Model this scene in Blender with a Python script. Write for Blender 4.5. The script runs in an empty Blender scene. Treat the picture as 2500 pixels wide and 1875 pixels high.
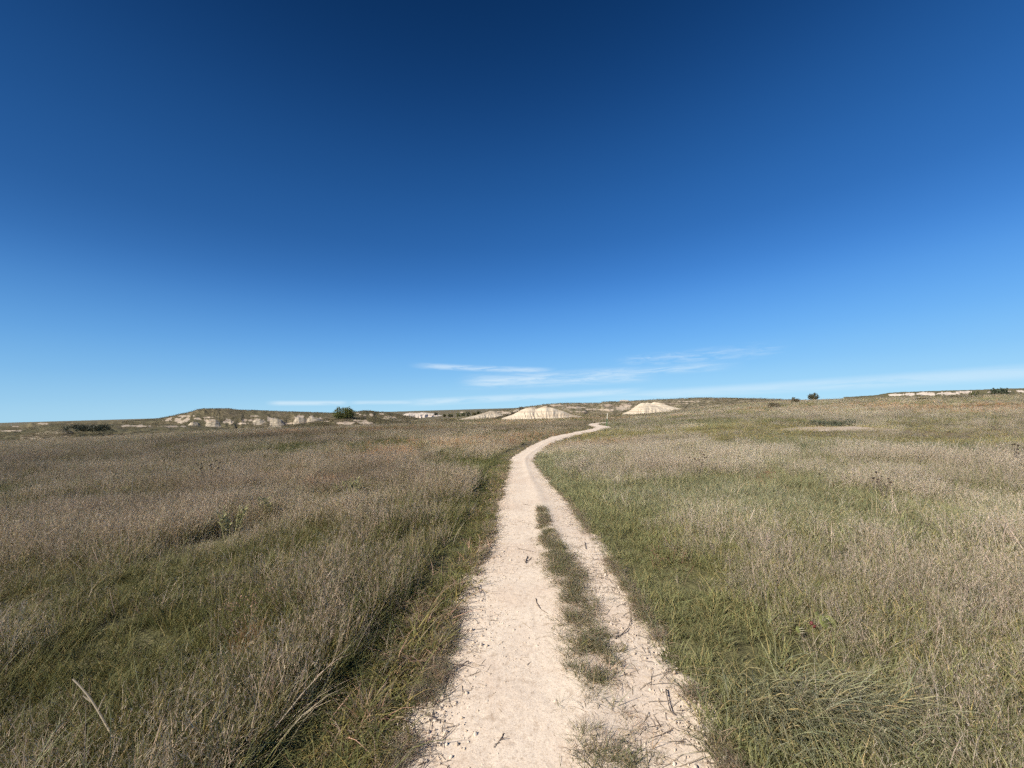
import bpy, math, random
import numpy as np
from mathutils import Matrix, Vector
rng = np.random.default_rng(11)
random.seed(11)
scene = bpy.context.scene
COL = scene.collection

# ------------------------------------------------------------------ camera
F = 939.0                                   # focal length in photo pixels (2500 wide)
PITCH = math.atan((996 - 937.5) / F)
ROLL = math.radians(1.6)
EYE = 1.55
fw = np.array([0, math.cos(PITCH), math.sin(PITCH)])
r0 = np.array([1.0, 0, 0]); u0 = np.array([0, -math.sin(PITCH), math.cos(PITCH)])
rt = r0 * math.cos(ROLL) - u0 * math.sin(ROLL)
up = u0 * math.cos(ROLL) + r0 * math.sin(ROLL)
cam_d = bpy.data.cameras.new('camera'); cam = bpy.data.objects.new('camera', cam_d); COL.objects.link(cam)
cam_d.sensor_fit = 'HORIZONTAL'; cam_d.sensor_width = 36.0; cam_d.lens = 36.0 * F / 2500
cam_d.clip_start = 0.05; cam_d.clip_end = 20000
M = Matrix(((rt[0], up[0], -fw[0], 0), (rt[1], up[1], -fw[1], 0), (rt[2], up[2], -fw[2], EYE), (0, 0, 0, 1)))
cam.matrix_world = M
scene.camera = cam

# ------------------------------------------------------------------ sky and sun
SUN_AZ = math.radians(-122)                 # measured from the view direction, negative = left
SUN_EL = math.radians(37)
world = bpy.data.worlds.new('World'); scene.world = world; world.use_nodes = True
wn = world.node_tree.nodes; wl = world.node_tree.links
wn.clear()
out = wn.new('ShaderNodeOutputWorld'); bg = wn.new('ShaderNodeBackground')
sky = wn.new('ShaderNodeTexSky'); sky.sky_type = 'NISHITA'; sky.sun_disc = False
sky.sun_elevation = SUN_EL; sky.sun_rotation = SUN_AZ
sky.altitude = 900; sky.air_density = 1.0; sky.dust_density = 0.0; sky.ozone_density = 6.0
bg.inputs['Strength'].default_value = 0.0637
# thin streaks of cloud low over the horizon
geo = wn.new('ShaderNodeNewGeometry')
sep = wn.new('ShaderNodeSeparateXYZ'); tc = wn.new('ShaderNodeTexCoord')
wl.new(tc.outputs['Generated'], sep.inputs[0])
def wmath(op, a, b=None, c=None):
    n = wn.new('ShaderNodeMath'); n.operation = op
    for i, v in enumerate((a, b, c)):
        if v is None: continue
        if isinstance(v, (int, float)): n.inputs[i].default_value = v
        else: wl.new(v, n.inputs[i])
    return n.outputs[0]
az = wmath('ARCTAN2', sep.outputs[0], sep.outputs[1])
el = wmath('ARCSINE', sep.outputs[2])
def band(v, lo0, lo1, hi1, hi0):
    a = wn.new('ShaderNodeMapRange'); a.interpolation_type = 'SMOOTHSTEP'
    wl.new(v, a.inputs[0]); a.inputs[1].default_value = lo0; a.inputs[2].default_value = lo1
    b = wn.new('ShaderNodeMapRange'); b.interpolation_type = 'SMOOTHSTEP'
    wl.new(v, b.inputs[0]); b.inputs[1].default_value = hi1; b.inputs[2].default_value = hi0
    b.inputs[3].default_value = 1; b.inputs[4].default_value = 0
    return wmath('MULTIPLY', a.outputs[0], b.outputs[0])
def streaks(sx, sy, seed, lo, hi, det=10):
    cx = wn.new('ShaderNodeCombineXYZ')
    wl.new(wmath('MULTIPLY', az, sx), cx.inputs[0]); wl.new(wmath('MULTIPLY', el, sy), cx.inputs[1]); cx.inputs[2].default_value = seed
    nt = wn.new('ShaderNodeTexNoise'); nt.inputs['Scale'].default_value = 1; nt.inputs['Detail'].default_value = det
    nt.inputs['Roughness'].default_value = 0.7; nt.inputs['Distortion'].default_value = 0.7
    wl.new(cx.outputs[0], nt.inputs['Vector'])
    m = wn.new('ShaderNodeMapRange'); m.interpolation_type = 'SMOOTHSTEP'
    wl.new(nt.outputs[0], m.inputs[0]); m.inputs[1].default_value = lo; m.inputs[2].default_value = hi
    return m.outputs[0]
# the deep blue of clear dry air: the sky's own gradient, steepened towards the zenith and paling away from the sun
rmp = wn.new('ShaderNodeValToRGB'); wl.new(wmath('DIVIDE', el, math.radians(60)), rmp.inputs[0])
SKY = [(0, (.38, .66, .85)), (2.2, (.305, .59, .84)), (5, (.22, .51, .84)), (9, (.145, .425, .86)), (14, (.086, .315, .79)), (18, (.054, .238, .68)), (23, (.032, .170, .53)), (30, (.0205, .128, .42)), (39, (.0085, .071, .265)), (48, (.0032, .041, .162)), (60, (.0018, .027, .115))]
rmp.color_ramp.interpolation = 'B_SPLINE'; e_ = rmp.color_ramp.elements
while len(e_) < len(SKY): e_.new(.5)
for i_, (d_, c_) in enumerate(SKY): e_[i_].position = d_ / 60; e_[i_].color = (c_[0] * .1, c_[1] * .1, c_[2] * .1, 1)
scl = wn.new('ShaderNodeVectorMath'); scl.operation = 'SCALE'; scl.inputs[3].default_value = 122
wl.new(rmp.outputs[0], scl.inputs[0])
m1 = wn.new('ShaderNodeMix'); m1.data_type = 'RGBA'; m1.inputs['Factor'].default_value = .95
wl.new(sky.outputs[0], m1.inputs['A']); wl.new(scl.outputs[0], m1.inputs['B'])
dp = wn.new('ShaderNodeVectorMath'); dp.operation = 'DOT_PRODUCT'; wl.new(tc.outputs['Generated'], dp.inputs[0])
dp.inputs[1].default_value = (math.sin(SUN_AZ) * math.cos(SUN_EL), math.cos(SUN_AZ) * math.cos(SUN_EL), math.sin(SUN_EL))
sa = wn.new('ShaderNodeMapRange'); sa.interpolation_type = 'SMOOTHSTEP'; wl.new(dp.outputs['Value'], sa.inputs[0])
sa.inputs[1].default_value = .55; sa.inputs[2].default_value = -.8; sa.inputs[3].default_value = .54; sa.inputs[4].default_value = .81
# low sky is evened out by the haze of the horizon
hz_ = wn.new('ShaderNodeMapRange'); hz_.interpolation_type = 'SMOOTHSTEP'; wl.new(el, hz_.inputs[0]); hz_.inputs[1].default_value = 0; hz_.inputs[2].default_value = math.radians(22); hz_.inputs[3].default_value = .35
fac = wmath('ADD', 1.0, wmath('MULTIPLY', wmath('SUBTRACT', sa.outputs[0], 1.0), hz_.outputs[0]))
hsv = wn.new('ShaderNodeVectorMath'); hsv.operation = 'SCALE'; wl.new(m1.outputs['Result'], hsv.inputs[0]); wl.new(fac, hsv.inputs[3])
def cloud(a0, a1, e0, e1, th, s, seed, sx=9, sy=90, lo=.35, hi=.75, soft=.25):
    a0, a1, e0, e1, th = [math.radians(v) for v in (a0, a1, e0, e1, th)]
    slope = (e1 - e0) / (a1 - a0)
    line = wmath('MULTIPLY_ADD', wmath('SUBTRACT', az, a0), slope, e0)
    d = wmath('SUBTRACT', el, line)
    wid = a1 - a0
    m = wmath('MULTIPLY', band(az, a0, a0 + soft * wid, a1 - soft * wid, a1), band(d, -th, -th * .1, th * .1, th))
    m = wmath('MULTIPLY', m, streaks(sx, sy, seed, lo, hi))
    return wmath('MULTIPLY', m, s * .7)
cs = [cloud(-15.5, 7.5, 6.6, 5.3, 0.62, .70, 1.3, 14, 130, .26, .62, .22),
      cloud(-9, 22, 4.0, 4.3, 1.5, .85, 7.7, 8, 75, .28, .68, .2),
      cloud(7, 32, 4.4, 4.8, 0.9, .6, 3.7, 12, 110, .30, .70, .25),
      cloud(14, 37, 6.1, 6.4, 1.3, .5, 2.1, 16, 110, .38, .74, .25),
      cloud(-33, -22.5, 1.45, 1.3, 0.45, .7, 4.2, 9, 110, .2, .5, .2),
      cloud(-24, -13, 1.35, 1.2, 0.42, .5, 8.2, 9, 110, .2, .5, .25),
      cloud(-17, 20, 1.1, 2.0, 0.75, .62, 5.9, 7, 80, .25, .6, .15),
      cloud(8, 80, 1.1, 2.4, 1.0, .5, 9.4, 5, 60, .2, .55, .2)]
tot = cs[0]
for c in cs[1:]: tot = wmath('MAXIMUM', tot, c)
mixc = wn.new('ShaderNodeMix'); mixc.data_type = 'RGBA'
wl.new(tot, mixc.inputs['Factor']); wl.new(hsv.outputs[0], mixc.inputs['A'])
mixc.inputs['B'].default_value = (8.2, 9.3, 10.0, 1)
wl.new(mixc.outputs['Result'], bg.inputs['Color']); wl.new(bg.outputs[0], out.inputs[0])

sun_d = bpy.data.lights.new('sun', 'SUN'); sun_d.energy = 4.2; sun_d.angle = math.radians(0.53); sun_d.color = (1, .93, .83)
sun = bpy.data.objects.new('sun', sun_d); COL.objects.link(sun)
sdir = Vector((math.sin(SUN_AZ) * math.cos(SUN_EL), math.cos(SUN_AZ) * math.cos(SUN_EL), math.sin(SUN_EL)))
sun.rotation_euler = sdir.to_track_quat('Z', 'Y').to_euler()

vs = scene.view_settings
vs.view_transform = 'Standard'; vs.look = 'None'; vs.exposure = 0.65; vs.gamma = 1.0
scene.cycles.use_denoising = False
scene.cycles.max_bounces = 3; scene.cycles.diffuse_bounces = 2; scene.cycles.transmission_bounces = 2; scene.cycles.glossy_bounces = 1
scene.cycles.use_adaptive_sampling = True; scene.cycles.adaptive_threshold = 0.06; scene.cycles.adaptive_min_samples = 24
world.cycles.sampling_method = 'NONE'
scene.render.filter_size = 1.0

# ------------------------------------------------------------------ helpers
def sm(a, b, x):
    t = np.clip((np.asarray(x, float) - a) / (b - a), 0, 1); return t * t * (3 - 2 * t)
def _h(ix, iy, s):
    n = (ix * 374761393 + iy * 668265263 + s * 974634777) & 0xffffffff
    n = ((n ^ (n >> 13)) * 1274126177) & 0xffffffff
    return ((n ^ (n >> 16)) & 0xffff) / 65535.0
def vnoise(x, y, s=0):
    x = np.asarray(x, float); y = np.asarray(y, float)
    ix = np.floor(x).astype(np.int64); iy = np.floor(y).astype(np.int64); fx = x - ix; fy = y - iy
    fx = fx * fx * (3 - 2 * fx); fy = fy * fy * (3 - 2 * fy)
    a = _h(ix, iy, s); b = _h(ix + 1, iy, s); c = _h(ix, iy + 1, s); d = _h(ix + 1, iy + 1, s)
    return (a * (1 - fx) + b * fx) * (1 - fy) + (c * (1 - fx) + d * fx) * fy
def fbm(x, y, s=0, o=4):
    t = 0; a = .5; tot = 0
    for k in range(o):
        t = t + a * vnoise(np.asarray(x) * 2 ** k, np.asarray(y) * 2 ** k, s + k * 17); tot += a; a *= .5
    return t / tot
def ray(px, py):
    d = fw * F + rt * (px - 1250) - up * (py - 937.5); return d / np.linalg.norm(d)
def pix(P):
    v = np.asarray(P, float) - np.array([0, 0, EYE])
    z = np.maximum(v @ fw, 1e-3)
    return 1250 + F * (v @ rt) / z, 937.5 - F * (v @ up) / z
def zfun(x, y):
    x = np.asarray(x, float); y = np.asarray(y, float)
    r = np.hypot(x, y); a = np.degrees(np.arctan2(x, y))
    yy = np.abs(y)
    base = np.interp(r, [0, 4, 13, 25, 40, 70, 100, 160, 400], [0, -.03, -.25, -.48, -.72, -1.15, -1.5, -1.5, -1.5])
    left = np.interp(r, [0, 4, 13, 30, 48, 70, 110, 300, 500], [0, -.02, -.12, -.28, -.42, -1.0, -2.2, -6.2, -6.6])
    right = np.interp(r, [0, 6, 15, 30, 60, 110, 160, 220, 400], [0, -.02, -.14, -.22, .05, .85, 1.45, 1.35, .6])
    wl_ = sm(-2, -24, -np.abs(a) * 0 + a); wr_ = sm(15, 36, a)
    z = base * (1 - wl_ - wr_) + left * wl_ + right * wr_
    amp = np.clip(r / 60, .15, 1.3)
    z = z + amp * .22 * (fbm(x * .06 + 3, y * .06 + 9, 5, 3) - .5) * sm(2, 14, r)
    return z
def hit(px, py):
    d = ray(px, py); lo = .5; t = .5
    while t < 900:
        p = np.array([0, 0, EYE]) + d * t
        if p[2] < zfun(p[0], p[1]): break
        lo = t; t *= 1.02
    for _ in range(30):
        m = .5 * (lo + t); p = np.array([0, 0, EYE]) + d * m
        if p[2] < zfun(p[0], p[1]): t = m
        else: lo = m
    p = np.array([0, 0, EYE]) + d * t
    return p
def at(px, D):
    """ground point in the direction of an image column at plan distance D"""
    d = ray(px, 990); h = d[:2] / np.linalg.norm(d[:2])
    p = h * D; return np.array([p[0], p[1], float(zfun(p[0], p[1]))])

# materials ------------------------------------------------------------
def newmat(name):
    m = bpy.data.materials.new(name); m.use_nodes = True
    nt = m.node_tree; b = nt.nodes.get('Principled BSDF')
    b.inputs['Roughness'].default_value = .9; b.inputs['Specular IOR Level'].default_value = .15
    return m, nt, b
def N(nt, typ, **kw):
    n = nt.nodes.new(typ)
    for k, v in kw.items():
        if k in n.inputs: n.inputs[k].default_value = v
        else: setattr(n, k, v)
    return n
def ramp(nt, src, stops):
    r = nt.nodes.new('ShaderNodeValToRGB'); e = r.color_ramp.elements
    while len(e) < len(stops): e.new(.5)
    for i, (p, c) in enumerate(stops): e[i].position = p; e[i].color = (*c, 1)
    nt.links.new(src, r.inputs[0]); return r.outputs[0]
def mix(nt, f, a, b, mode='MIX'):
    m = nt.nodes.new('ShaderNodeMix'); m.data_type = 'RGBA'; m.blend_type = mode
    for k, v in (('Factor', f), ('A', a), ('B', b)):
        s = m.inputs[k] if k != 'Factor' else m.inputs[0]
        s = [i for i in m.inputs if i.name == k and (i.type == 'RGBA' if k != 'Factor' else i.type == 'VALUE')][0]
        if isinstance(v, (int, float)): s.default_value = v
        elif isinstance(v, tuple): s.default_value = (*v, 1)
        else: nt.links.new(v, s)
    return [o for o in m.outputs if o.type == 'RGBA'][0]
def noise(nt, scale, det=4, rough=.55, vec=None):
    n = N(nt, 'ShaderNodeTexNoise', Scale=scale, Detail=det, Roughness=rough)
    if vec is not None: nt.links.new(vec, n.inputs['Vector'])
    return n.outputs[0]
def bump(nt, b, h, strength, dist):
    n = N(nt, 'ShaderNodeBump', Strength=strength, Distance=dist)
    nt.links.new(h, n.inputs['Height']); nt.links.new(n.outputs[0], b.inputs['Normal'])
def pos(nt): return nt.nodes.new('ShaderNodeNewGeometry').outputs['Position']

def mat_blade(name, trans=.28, instancer=True, tint=(1, 1, 1)):
    m, nt, b = newmat(name)
    bc = N(nt, 'ShaderNodeAttribute', attribute_name='bc')
    col = bc.outputs['Color']
    if instancer:
        at_ = N(nt, 'ShaderNodeAttribute', attribute_name='tint', attribute_type='INSTANCER')
        col = mix(nt, 1.0, col, at_.outputs['Color'], 'MULTIPLY')
    else:
        col = mix(nt, 1.0, col, tint, 'MULTIPLY')
    nt.links.new(col, b.inputs['Base Color']); b.inputs['Roughness'].default_value = .62; b.inputs['Specular IOR Level'].default_value = .25
    t = nt.nodes.new('ShaderNodeBsdfTranslucent'); nt.links.new(col, t.inputs[0])
    ms = nt.nodes.new('ShaderNodeMixShader'); ms.inputs[0].default_value = trans
    nt.links.new(b.outputs[0], ms.inputs[1]); nt.links.new(t.outputs[0], ms.inputs[2])
    nt.links.new(ms.outputs[0], nt.nodes['Material Output'].inputs[0])
    return m
M_BLADE = mat_blade('grass_blade')

def mat_ground():
    m, nt, b = newmat('prairie_soil'); p = pos(nt)
    n1 = noise(nt, .045, 5, .6, p); n2 = noise(nt, .6, 5, .65, p); n3 = noise(nt, 9, 4, .7, p)
    c1 = ramp(nt, n1, [(.30, (.150, .128, .085)), (.45, (.135, .128, .062)), (.55, (.165, .135, .098)), (.7, (.175, .125, .075))])
    c2 = ramp(nt, n2, [(.3, (.55, .55, .5)), (.5, (1, 1, 1)), (.7, (1.35, 1.3, 1.2))])
    c3 = ramp(nt, n3, [(.3, (.55, .55, .55)), (.7, (1.4, 1.4, 1.35))])
    c = mix(nt, 1.0, c1, c2, 'MULTIPLY'); c = mix(nt, .8, c, c3, 'MULTIPLY')
    nt.links.new(c, b.inputs['Base Color']); bump(nt, b, n3, .7, .08)
    return m
CLAY = (.56, .47, .355)
def mat_clay(name, scale=1.0, c0=(.60, .515, .41), c1=(.50, .40, .295), bs=.5, pebble=60):
    m, nt, b = newmat(name); p = pos(nt)
    n1 = noise(nt, 1.3 * scale, 5, .6, p); n2 = noise(nt, 22 * scale, 5, .7, p)
    v = N(nt, 'ShaderNodeTexVoronoi', Scale=pebble * scale, feature='F1'); nt.links.new(p, v.inputs['Vector'])
    c = ramp(nt, n1, [(.3, c1), (.55, c0), (.75, tuple(x * 1.06 for x in c0))])
    c = mix(nt, .8, c, ramp(nt, n2, [(.3, (.66, .61, .56)), (.47, (1, 1, 1)), (.75, (1.08, 1.08, 1.08))]), 'MULTIPLY')
    c = mix(nt, .45, c, ramp(nt, v.outputs['Color'], [(.0, (.75, .72, .7)), (.5, (1, 1, 1)), (1, (1.1, 1.1, 1.1))]), 'MULTIPLY')
    n4 = noise(nt, 120 * scale, 4, .75, p); c = mix(nt, .85, c, ramp(nt, n4, [(.34, (.62, .56, .50)), (.46, (1, 1, 1)), (.7, (1.1, 1.1, 1.1))]), 'MULTIPLY')
    nt.links.new(c, b.inputs['Base Color'])
    h0 = nt.nodes.new('ShaderNodeMath'); h0.operation = 'MULTIPLY_ADD'; nt.links.new(n4, h0.inputs[0]); h0.inputs[1].default_value = .5; nt.links.new(n2, h0.inputs[2])
    h = nt.nodes.new('ShaderNodeMath'); h.operation = 'MULTIPLY_ADD'; nt.links.new(v.outputs['Distance'], h.inputs[0]); h.inputs[1].default_value = .18; nt.links.new(h0.outputs[0], h.inputs[2]); bump(nt, b, h.outputs[0], bs, .012 / scale)
    return m
def mat_hill(name, veg0=(.125, .112, .062), veg1=(.085, .085, .05), veg2=(.16, .135, .09), clay=(.47, .39, .30), clay2=(.34, .265, .20), ns=.35, speck=.0):
    m, nt, b = newmat(name); p = pos(nt)
    a = N(nt, 'ShaderNodeAttribute', attribute_name='clay')
    n1 = noise(nt, ns * .35, 4, .6, p); n2 = noise(nt, ns * 3.5, 5, .7, p); n3 = noise(nt, ns * 14, 3, .7, p)
    veg = ramp(nt, n1, [(.3, veg1), (.5, veg0), (.68, veg2)])
    veg = mix(nt, .9, veg, ramp(nt, n2, [(.3, (.5, .5, .5)), (.5, (1, 1, 1)), (.7, (1.45, 1.4, 1.3))]), 'MULTIPLY')
    veg = mix(nt, .7, veg, ramp(nt, n3, [(.35, (.45, .45, .45)), (.65, (1.5, 1.5, 1.45))]), 'MULTIPLY')
    # strata bands in the bare clay
    sx = nt.nodes.new('ShaderNodeSeparateXYZ'); nt.links.new(p, sx.inputs[0])
    wz = nt.nodes.new('ShaderNodeCombineXYZ'); nt.links.new(sx.outputs[2], wz.inputs[2])
    mm = nt.nodes.new('ShaderNodeVectorMath'); mm.operation = 'MULTIPLY_ADD'; nt.links.new(p, mm.inputs[0]); mm.inputs[1].default_value = (.02, .02, 1.6)
    nb = noise(nt, 1.2, 3, .5, mm.outputs[0])
    cl = ramp(nt, nb, [(.35, clay2), (.5, clay), (.65, tuple(x * 1.05 for x in clay))])
    cl = mix(nt, .6, cl, ramp(nt, n2, [(.3, (.75, .72, .68)), (.55, (1, 1, 1))]), 'MULTIPLY')
    # ragged boundary: mask + noise
    ad = nt.nodes.new('ShaderNodeMath'); ad.operation = 'MULTIPLY_ADD'; nt.links.new(n2, ad.inputs[0]); ad.inputs[1].default_value = .9; nt.links.new(a.outputs['Fac'], ad.inputs[2])
    mr = N(nt, 'ShaderNodeMapRange'); nt.links.new(ad.outputs[0], mr.inputs[0]); mr.inputs[1].default_value = .80; mr.inputs[2].default_value = 1.08
    c = mix(nt, mr.outputs[0], veg, cl)
    nt.links.new(c, b.inputs['Base Color']); bump(nt, b, n2, .5, .15)
    return m
def mat_plain(name, col, var=.25, scale=20, rough=.8):
    m, nt, b = newmat(name); b.inputs['Roughness'].default_value = rough
    n = noise(nt, scale, 4, .6, N(nt, 'ShaderNodeTexCoord').outputs['Object'])
    c = ramp(nt, n, [(.3, tuple(x * (1 - var) for x in col)), (.7, tuple(x * (1 + var) for x in col))])
    nt.links.new(c, b.inputs['Base Color']); return m

# objects --------------------------------------------------------------
def mesh_obj(name, V, Fs, mat=None, parent=None, link=True, smooth=False, attrs=None):
    me = bpy.data.meshes.new(name)
    me.from_pydata(np.asarray(V, float).tolist() if not isinstance(V, list) else V, [], Fs if isinstance(Fs, list) else np.asarray(Fs).tolist())
    if mat: me.materials.append(mat)
    if smooth: me.polygons.foreach_set('use_smooth', [True] * len(me.polygons))
    for k, (typ, arr) in (attrs or {}).items():
        at_ = me.attributes.new(k, typ, 'POINT')
        at_.data.foreach_set('color' if typ == 'FLOAT_COLOR' else 'value', np.asarray(arr, np.float32).ravel())
    o = bpy.data.objects.new(name, me)
    if link: COL.objects.link(o)
    if parent: o.parent = parent
    return o
def tag(o, label=None, cat=None, group=None, kind=None):
    if label: o['label'] = label
    if cat: o['category'] = cat
    if group: o['group'] = group
    if kind: o['kind'] = kind
    return o
def empty(name, loc, label, cat, group=None):
    e = bpy.data.objects.new(name, None); COL.objects.link(e); e.location = [float(v) for v in loc]; e.empty_display_size = .1
    return tag(e, label, cat, group)
def grid_faces(nr, nc, wrap=False):
    i = np.arange(nr - 1)[:, None]; j = np.arange(nc if wrap else nc - 1)[None, :]
    a = i * nc + j; b = i * nc + (j + 1) % nc; c = (i + 1) * nc + (j + 1) % nc; d = (i + 1) * nc + j
    return np.stack([a, b, c, d], -1).reshape(-1, 4)
def tube(P, R, sides=6):
    P = np.asarray(P, float); n = len(P); T = np.gradient(P, axis=0); T /= np.linalg.norm(T, axis=1)[:, None] + 1e-9
    ref = np.array([0, 0, 1.]) if abs(T[0][2]) < .9 else np.array([1., 0, 0])
    A = np.cross(T, ref); A /= np.linalg.norm(A, axis=1)[:, None] + 1e-9; B = np.cross(T, A)
    th = np.arange(sides) * 2 * math.pi / sides; R = np.broadcast_to(np.asarray(R, float), (n,))
    V = P[:, None, :] + R[:, None, None] * (np.cos(th)[None, :, None] * A[:, None, :] + np.sin(th)[None, :, None] * B[:, None, :])
    fs = grid_faces(n, sides, True).tolist(); V = V.reshape(-1, 3)
    fs.append(list(range(sides))[::-1]); fs.append([(n - 1) * sides + k for k in range(sides)])
    return V, fs
class MB:
    def __init__(s): s.V = []; s.F = []; s.n = 0; s.C = []
    def add(s, V, Fs, c=(1, 1, 1)):
        s.V.append(np.asarray(V, float)); s.F += [[i + s.n for i in f] for f in (Fs if isinstance(Fs, list) else np.asarray(Fs).tolist())]
        s.n += len(V); s.C.append(np.tile(np.array([*c, 1.0]), (len(V), 1)))
    def build(s, name, mat, parent=None, smooth=False, link=True):
        return mesh_obj(name, np.concatenate(s.V), s.F, mat, parent, link, smooth, {'bc': ('FLOAT_COLOR', np.concatenate(s.C))})

# ------------------------------------------------------------------ ground
M_GROUND = mat_ground()
rad = np.concatenate([[0.3], np.geomspace(.6, 60, 190), np.geomspace(61.5, 420, 90), np.geomspace(450, 9000, 22)])
NA = 640
th = np.arange(NA) * 2 * math.pi / NA
X = rad[:, None] * np.sin(th)[None]; Y = rad[:, None] * np.cos(th)[None]
Z = zfun(X, Y)
V = np.stack([X, Y, Z], -1).reshape(-1, 3)
fs = grid_faces(len(rad), NA, True)[:, ::-1].tolist()
fs.append(list(range(NA))[::-1])
g = mesh_obj('ground', V, fs, M_GROUND, smooth=True); tag(g, 'gently rolling dry prairie ground under the grass', kind='structure')

# ------------------------------------------------------------------ path
rows = [(962, 1775, 1875), (1000, 1732, 1780), (1042, 1690, 1695), (1090, 1616, 1582), (1119, 1554, 1469), (1181, 1480, 1356), (1209, 1401, 1243),
        (1226, 1362, 1198), (1238, 1322, 1153), (1249, 1306, 1119), (1285, 1330, 1096)]
Ls, Rs = [], []
pl0 = hit(962, 1875); pr0 = hit(1775, 1875); pl1 = hit(1042, 1695); pr1 = hit(1690, 1695)
for k in (3, 1.5): Ls.append(pl0 + (pl0 - pl1) * k); Rs.append(pr0 + (pr0 - pr1) * k)
for l, r, y in rows: Ls.append(hit(l, y)); Rs.append(hit(r, y))
far = [(1328, 1083, .85), (1370, 1067, 1.15), (1425, 1055, 1.25), (1458, 1048, 1.25), (1473, 1043, 1.6), (1452, 1038.5, 1.3), (1452, 1035, 1.2), (1480, 1031, 1.0)]
fc = [hit(a, b) for a, b, _ in far]
for k, c in enumerate(fc):
    t = fc[min(k + 1, len(fc) - 1)] - fc[max(k - 1, 0)]; t = t[:2] / np.linalg.norm(t[:2]); n = np.array([t[1], -t[0]])
    w = far[k][2] / 2
    Ls.append(np.array([*(c[:2] - n * w), 0])); Rs.append(np.array([*(c[:2] + n * w), 0]))
Ls = np.array(Ls)[:, :2]; Rs = np.array(Rs)[:, :2]
def dens(P, n):
    """smooth (Catmull-Rom) resampling"""
    k = len(P); t = np.linspace(0, k - 1, n); i = np.minimum(t.astype(int), k - 2); f = (t - i)[:, None]
    p = lambda j: P[np.clip(j, 0, k - 1)]
    a, b, c, d = p(i - 1), p(i), p(i + 1), p(i + 2)
    return .5 * (2 * b + (c - a) * f + (2 * a - 5 * b + 4 * c - d) * f * f + (3 * b - a - 3 * c + d) * f ** 3)
Lc = dens(Ls, 400); Rc = dens(Rs, 400)
PC = .5 * (Lc + Rc); PW = .5 * np.linalg.norm(Rc - Lc, axis=1)
# arc-length resample with step growing with distance
seg = np.concatenate([[0], np.cumsum(np.linalg.norm(np.diff(PC, axis=0), axis=1))])
s = [0.]
while s[-1] < seg[-1] - .02:
    d = np.hypot(np.interp(s[-1], seg, PC[:, 0]), np.interp(s[-1], seg, PC[:, 1])); s.append(s[-1] + float(np.clip(.0055 * d, .011, .16)))
s = np.array(s)
I = lambda A: np.stack([np.interp(s, seg, A[:, 0]), np.interp(s, seg, A[:, 1])], -1)
Lr, Rr = I(Lc), I(Rc)
NU = 150
u = np.linspace(-1.3, 1.3, NU)
mid = .5 * (Lr + Rr)[:, None, :]; hv = .5 * (Rr - Lr)[:, None, :]
XY = mid + hv * u[None, :, None]
px_, py_ = XY[..., 0], XY[..., 1]
au = np.abs(u)[None, :]
edge = (fbm(px_ * 3.2, py_ * 3.2, 31, 4) - .5) + .6 * (fbm(px_ * 14, py_ * 14, 32, 3) - .5) + 1.2 * (fbm(px_ * 1.1, py_ * 1.1, 33, 4) - .5) * 1.8 * sm(12, 22, np.hypot(px_, py_))
prof = np.interp(au + edge * .30, [0, .55, .9, 1.06, 1.18, 1.3], [.026, .022, .016, .004, -.03, -.06])
relief = (fbm(px_ * 3, py_ * 3, 41, 3) - .5) * .012 + (fbm(px_ * 34, py_ * 34, 43, 2) - .5) * .0022 + (vnoise(px_ * 71 + py_ * 31, py_ * 67 - px_ * 29, 44) - .5) * .0022
ctr = .012 * np.exp(-((u[None, :] - .22) / .18) ** 2)
PZ = zfun(px_, py_) + prof + (relief + ctr) * sm(1.2, .9, au) + .012 * sm(10, 30, np.hypot(px_, py_))
Vp = np.stack([px_, py_, PZ], -1).reshape(-1, 3)
M_PATH = mat_clay('path_clay', 1.0, (.75, .635, .505), (.66, .53, .41), .3, 75)
path = mesh_obj('path', Vp, grid_faces(len(s), NU)[:, ::-1] if False else grid_faces(len(s), NU), M_PATH, smooth=True)
tag(path, 'pale cream dirt footpath winding ahead through the grass', kind='structure')
PCs = np.stack([mid[::3, 0, 0], mid[::3, 0, 1]], -1); PWs = np.linalg.norm(hv[::3, 0], axis=1)
Ts = np.gradient(PCs, axis=0); Ts /= np.linalg.norm(Ts, axis=1)[:, None]
def path_sd(P):
    """signed distance beyond the path edge, side (-1 left, +1 right), u across"""
    sd = np.empty(len(P)); side = np.empty(len(P)); uu = np.empty(len(P))
    for k in range(0, len(P), 4000):
        q = P[k:k + 4000, None, :2] - PCs[None]; d2 = (q ** 2).sum(-1) ; d = np.sqrt(d2) - PWs[None]
        j = d.argmin(1); r = np.arange(len(j)); qq = q[r, j]; t = Ts[j]
        cr = qq[:, 0] * t[:, 1] - qq[:, 1] * t[:, 0]
        sd[k:k + 4000] = d[r, j]; side[k:k + 4000] = np.sign(cr); uu[k:k + 4000] = cr / PWs[j]
    return sd, side, uu

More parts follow.
